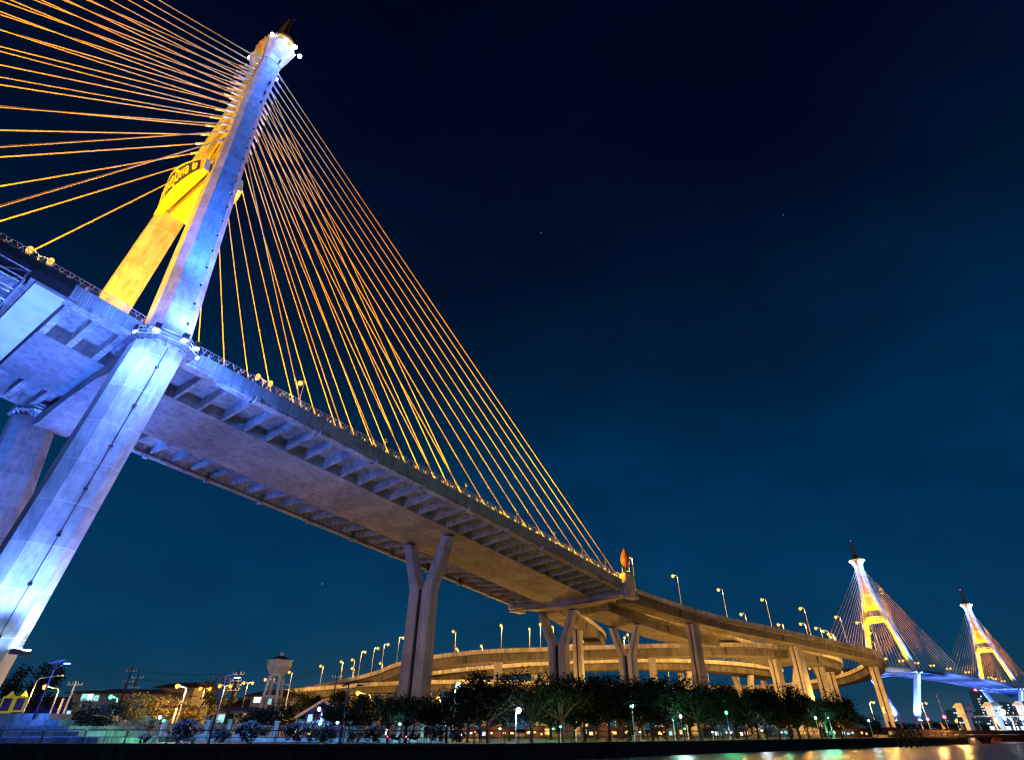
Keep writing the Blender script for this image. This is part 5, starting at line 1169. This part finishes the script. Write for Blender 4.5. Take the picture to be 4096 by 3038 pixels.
# flood gate towers
def gate(u, v_roof, v_foot, y, label, lit):
    a = aty(u, v_roof, y); b = Vector((a.x, y, WZ)); h = a.z - WZ; t = thing('gate_tower', label, 'gate tower', b, 'white flood gate towers'); k = h / 17.5
    X = Vector((math.cos(.35), math.sin(.35), 0)); Y = Vector((-X.y, X.x, 0)); ax = (X, Y, UPZ)
    m = MB(); m.box(b + UPZ * h * .31, (3.6 * k, 2.8 * k, h * .62), ax); part('shaft', m, M['white'], t)
    m = MB(); m.box(b + UPZ * h * .75, (6.6 * k, 5 * k, h * .26), ax); hs = part('house', m, M['white'], t)
    for q in (-1.6, 1.6): m = MB(); m.box(b + UPZ * h * .77 + X * q * k - Y * (2.52 * k), (1.1 * k, .12, 1.0 * k), ax); part('window', m, M['dark'], hs)
    m = MB(); e = [b + X * (x * k) + Y * (yy * k) + UPZ * z for z, x_, y_ in ((h * .88, 4.2, 3.4), (h * .9, 4.2, 3.4), (h, 2.6, 1.8)) for x, yy in ((-x_, -y_), (x_, -y_), (x_, y_), (-x_, y_))]
    m.add(e, [(3, 2, 1, 0), (0, 1, 5, 4), (1, 2, 6, 5), (2, 3, 7, 6), (3, 0, 4, 7), (4, 5, 9, 8), (5, 6, 10, 9), (6, 7, 11, 10), (7, 4, 8, 11), (8, 9, 10, 11)]); part('roof', m, M['white'], t)
    spot('gate_flood', b - Y * 16 - X * 4 + UPZ * 1.5, b + UPZ * h * .6, (.16, .32, 1.), 16000, 70, .7, .3)
    if lit: m = MB(); q = b + X * (2.8 * k) - Y * (2.9 * k) + UPZ * h * .74; m.box(q + Y * .3, (.5, .5, .4), ax); m.cur = 1; m.ball(q, .8); part('floodlight', m, [M['dsteel'], M['e_wht']], t)
gate(3845, 2810, 2907, 250, 'white flood gate tower with two dark windows, left of three, nothing bright on it', False)
gate(3962, 2806, 2907, 250, 'white flood gate tower carrying a dazzling white lamp, middle of three', True)
gate(4085, 2802, 2907, 250, 'white flood gate tower cut by the right edge of the picture', False)
# flood gate beam, barge, shed
a, b = aty(3838, 2934, 250), aty(4200, 2936, 250); m = MB(); m.box(((a.x + b.x) / 2, 252, a.z), (b.x - a.x, 2.2, .9)); solo('gate_beam', m, M['white'], 'pale horizontal beam joining the flood gate towers just above the water', 'beam')
spot('gate_flood', (a.x + 10, 236, 2), (a.x + 34, 252, -1), (.5, .75, 1.), 16000, 120, .8, .3)
p = atz(4070, 2950, WZ + .8); t = thing('barge', 'long red-hulled barge moored beyond the jetty at the right edge', 'barge', p); m = MB(); m.loft([[p + Vector((x, y * s_, z)) for y, z in ((-3, 0.9), (3, .9), (2.4, -1), (-2.4, -1))] for x, s_ in ((-9, .5), (-7, 1), (30, 1))]); part('hull', m, M['redroof'], t); m = MB(); m.box(p + Vector((12, 0, 1.4)), (20, 4.5, 1)); part('cargo_cover', m, M['cloth1'], t)
p = aty(4060, 2900, 330); t = thing('riverside_hall', 'brightly lit open hall with trussed roof on the far bank at the right edge', 'hall', (p.x, 336, GZ)); x0 = aty(3995, 2900, 330).x; x1 = x0 + 44; zr = aty(4060, 2863, 330).z
m = MB(); m.box(((x0 + x1) / 2, 342, zr + .3), (x1 - x0, 16, .5)); part('roof', m, M['white'], t)
for k in range(10): m = MB(); m.box((x0 + 1 + k * 4.6, 334.6, (zr + WZ) / 2), (.4, .4, zr - WZ)); part('column', m, M['white'], t)
m = MB()
for k in range(18): xx = x0 + k * 2.4; m.tube([(xx, 334.3, zr - 1.8), (xx + 1.2, 334.3, zr), (xx + 2.4, 334.3, zr - 1.8)], .09, 4)
m.tube([(x0, 334.3, zr - 1.8), (x1, 334.3, zr - 1.8)], .1, 4); part('truss', m, M['white'], t)
for k in range(12): m = MB(); m.box((x0 + 2 + k * 3.6, 338, zr - 4.2), (2.4, .2, 1.5)); part('lit_panel', m, M['e_whtwin'], t)
for k in range(3): point('hall_light', (x0 + 6 + 14 * k, 336, zr - 2.5), (.85, .95, 1), 9000, .4, t).visible_camera = False
# city skyline
rng = random.Random(12)
def city(u0, u1, vt, y, label, lits, red=False, slant=False):
    a = aty(u0, vt, y); b = aty(u1, vt, y); w_ = b.x - a.x; h = a.z - GZ; c = Vector(((a.x + b.x) / 2, y, GZ)); t = thing('tower_block', label, 'tower block', c)
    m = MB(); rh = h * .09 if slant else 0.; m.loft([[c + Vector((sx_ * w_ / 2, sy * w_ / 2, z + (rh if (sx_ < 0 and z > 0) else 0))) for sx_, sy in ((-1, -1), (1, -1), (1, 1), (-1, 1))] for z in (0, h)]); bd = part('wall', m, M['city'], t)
    cols = max(4, int(w_ / 4.5)); rows = max(6, int(h / 6)); ms = {}
    for i in range(cols):
        for j in range(rows):
            if rng.random() < lits:
                k_ = rng.choice(('e_cynwin', 'e_cynwin', 'e_whtwin', 'e_warmwin')); mm = MB(); mm.box(c + Vector((-w_ / 2 + (i + .5) * w_ / cols, -w_ / 2 - .3, (j + .7) * h / (rows + .8))), (w_ / cols * .6, .3, h / rows * .42)); part('window', mm, M[k_], bd)
    if red: m = MB(); m.ball(c + Vector((0, 0, h + rh * .6 + 3)), 3.2); part('beacon', m, M['e_red'], t)
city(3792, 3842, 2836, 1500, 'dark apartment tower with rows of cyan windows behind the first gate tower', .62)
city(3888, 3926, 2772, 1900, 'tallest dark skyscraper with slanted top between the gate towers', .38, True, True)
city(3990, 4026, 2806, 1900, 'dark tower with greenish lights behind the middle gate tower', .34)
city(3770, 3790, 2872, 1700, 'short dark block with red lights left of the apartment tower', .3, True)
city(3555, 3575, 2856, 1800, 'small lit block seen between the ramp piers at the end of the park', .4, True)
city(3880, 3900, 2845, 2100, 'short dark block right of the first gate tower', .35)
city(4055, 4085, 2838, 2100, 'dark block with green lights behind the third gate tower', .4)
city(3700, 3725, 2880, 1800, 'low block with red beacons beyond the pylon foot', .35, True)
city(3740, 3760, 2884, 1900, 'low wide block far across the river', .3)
# tree belt far shore
fb = [(3660, 2893, 640), (3720, 2890, 560), (3760, 2892, 520), (3805, 2894, 470), (3600, 2890, 600), (3930, 2893, 430), (4000, 2893, 420)]
for k, (u, v, y) in enumerate(fb):
    plant(TD, u, v, y, 'dark tree on the far bank behind the jetty, %s from the left' % ORD[k], 'dark trees on the far bank', 8.5, 2.2)

# ================================================================== ADDED UNSEEN LAMPS lighting the faces and undersides of the ramps
LP_fill = lamp_proto('added_ramp_fill', 'x', 9., 1.2, False, lw=19000, rad=.35)
for k, (x, y) in enumerate(((-100, 290), (-72, 264), (-48, 242), (-26, 226), (2, 232), (30, 236), (62, 232), (84, 236), (106, 244), (124, 256), (60, 270), (95, 278), (20, 270), (-12, 274), (146, 262))):
    put(LP_fill, (x, y, GZ), k * 1.3, 'added unseen lamp on the ground under the stacked ramps, %s of its line' % ORD[k], 'added lamps under the ramps')
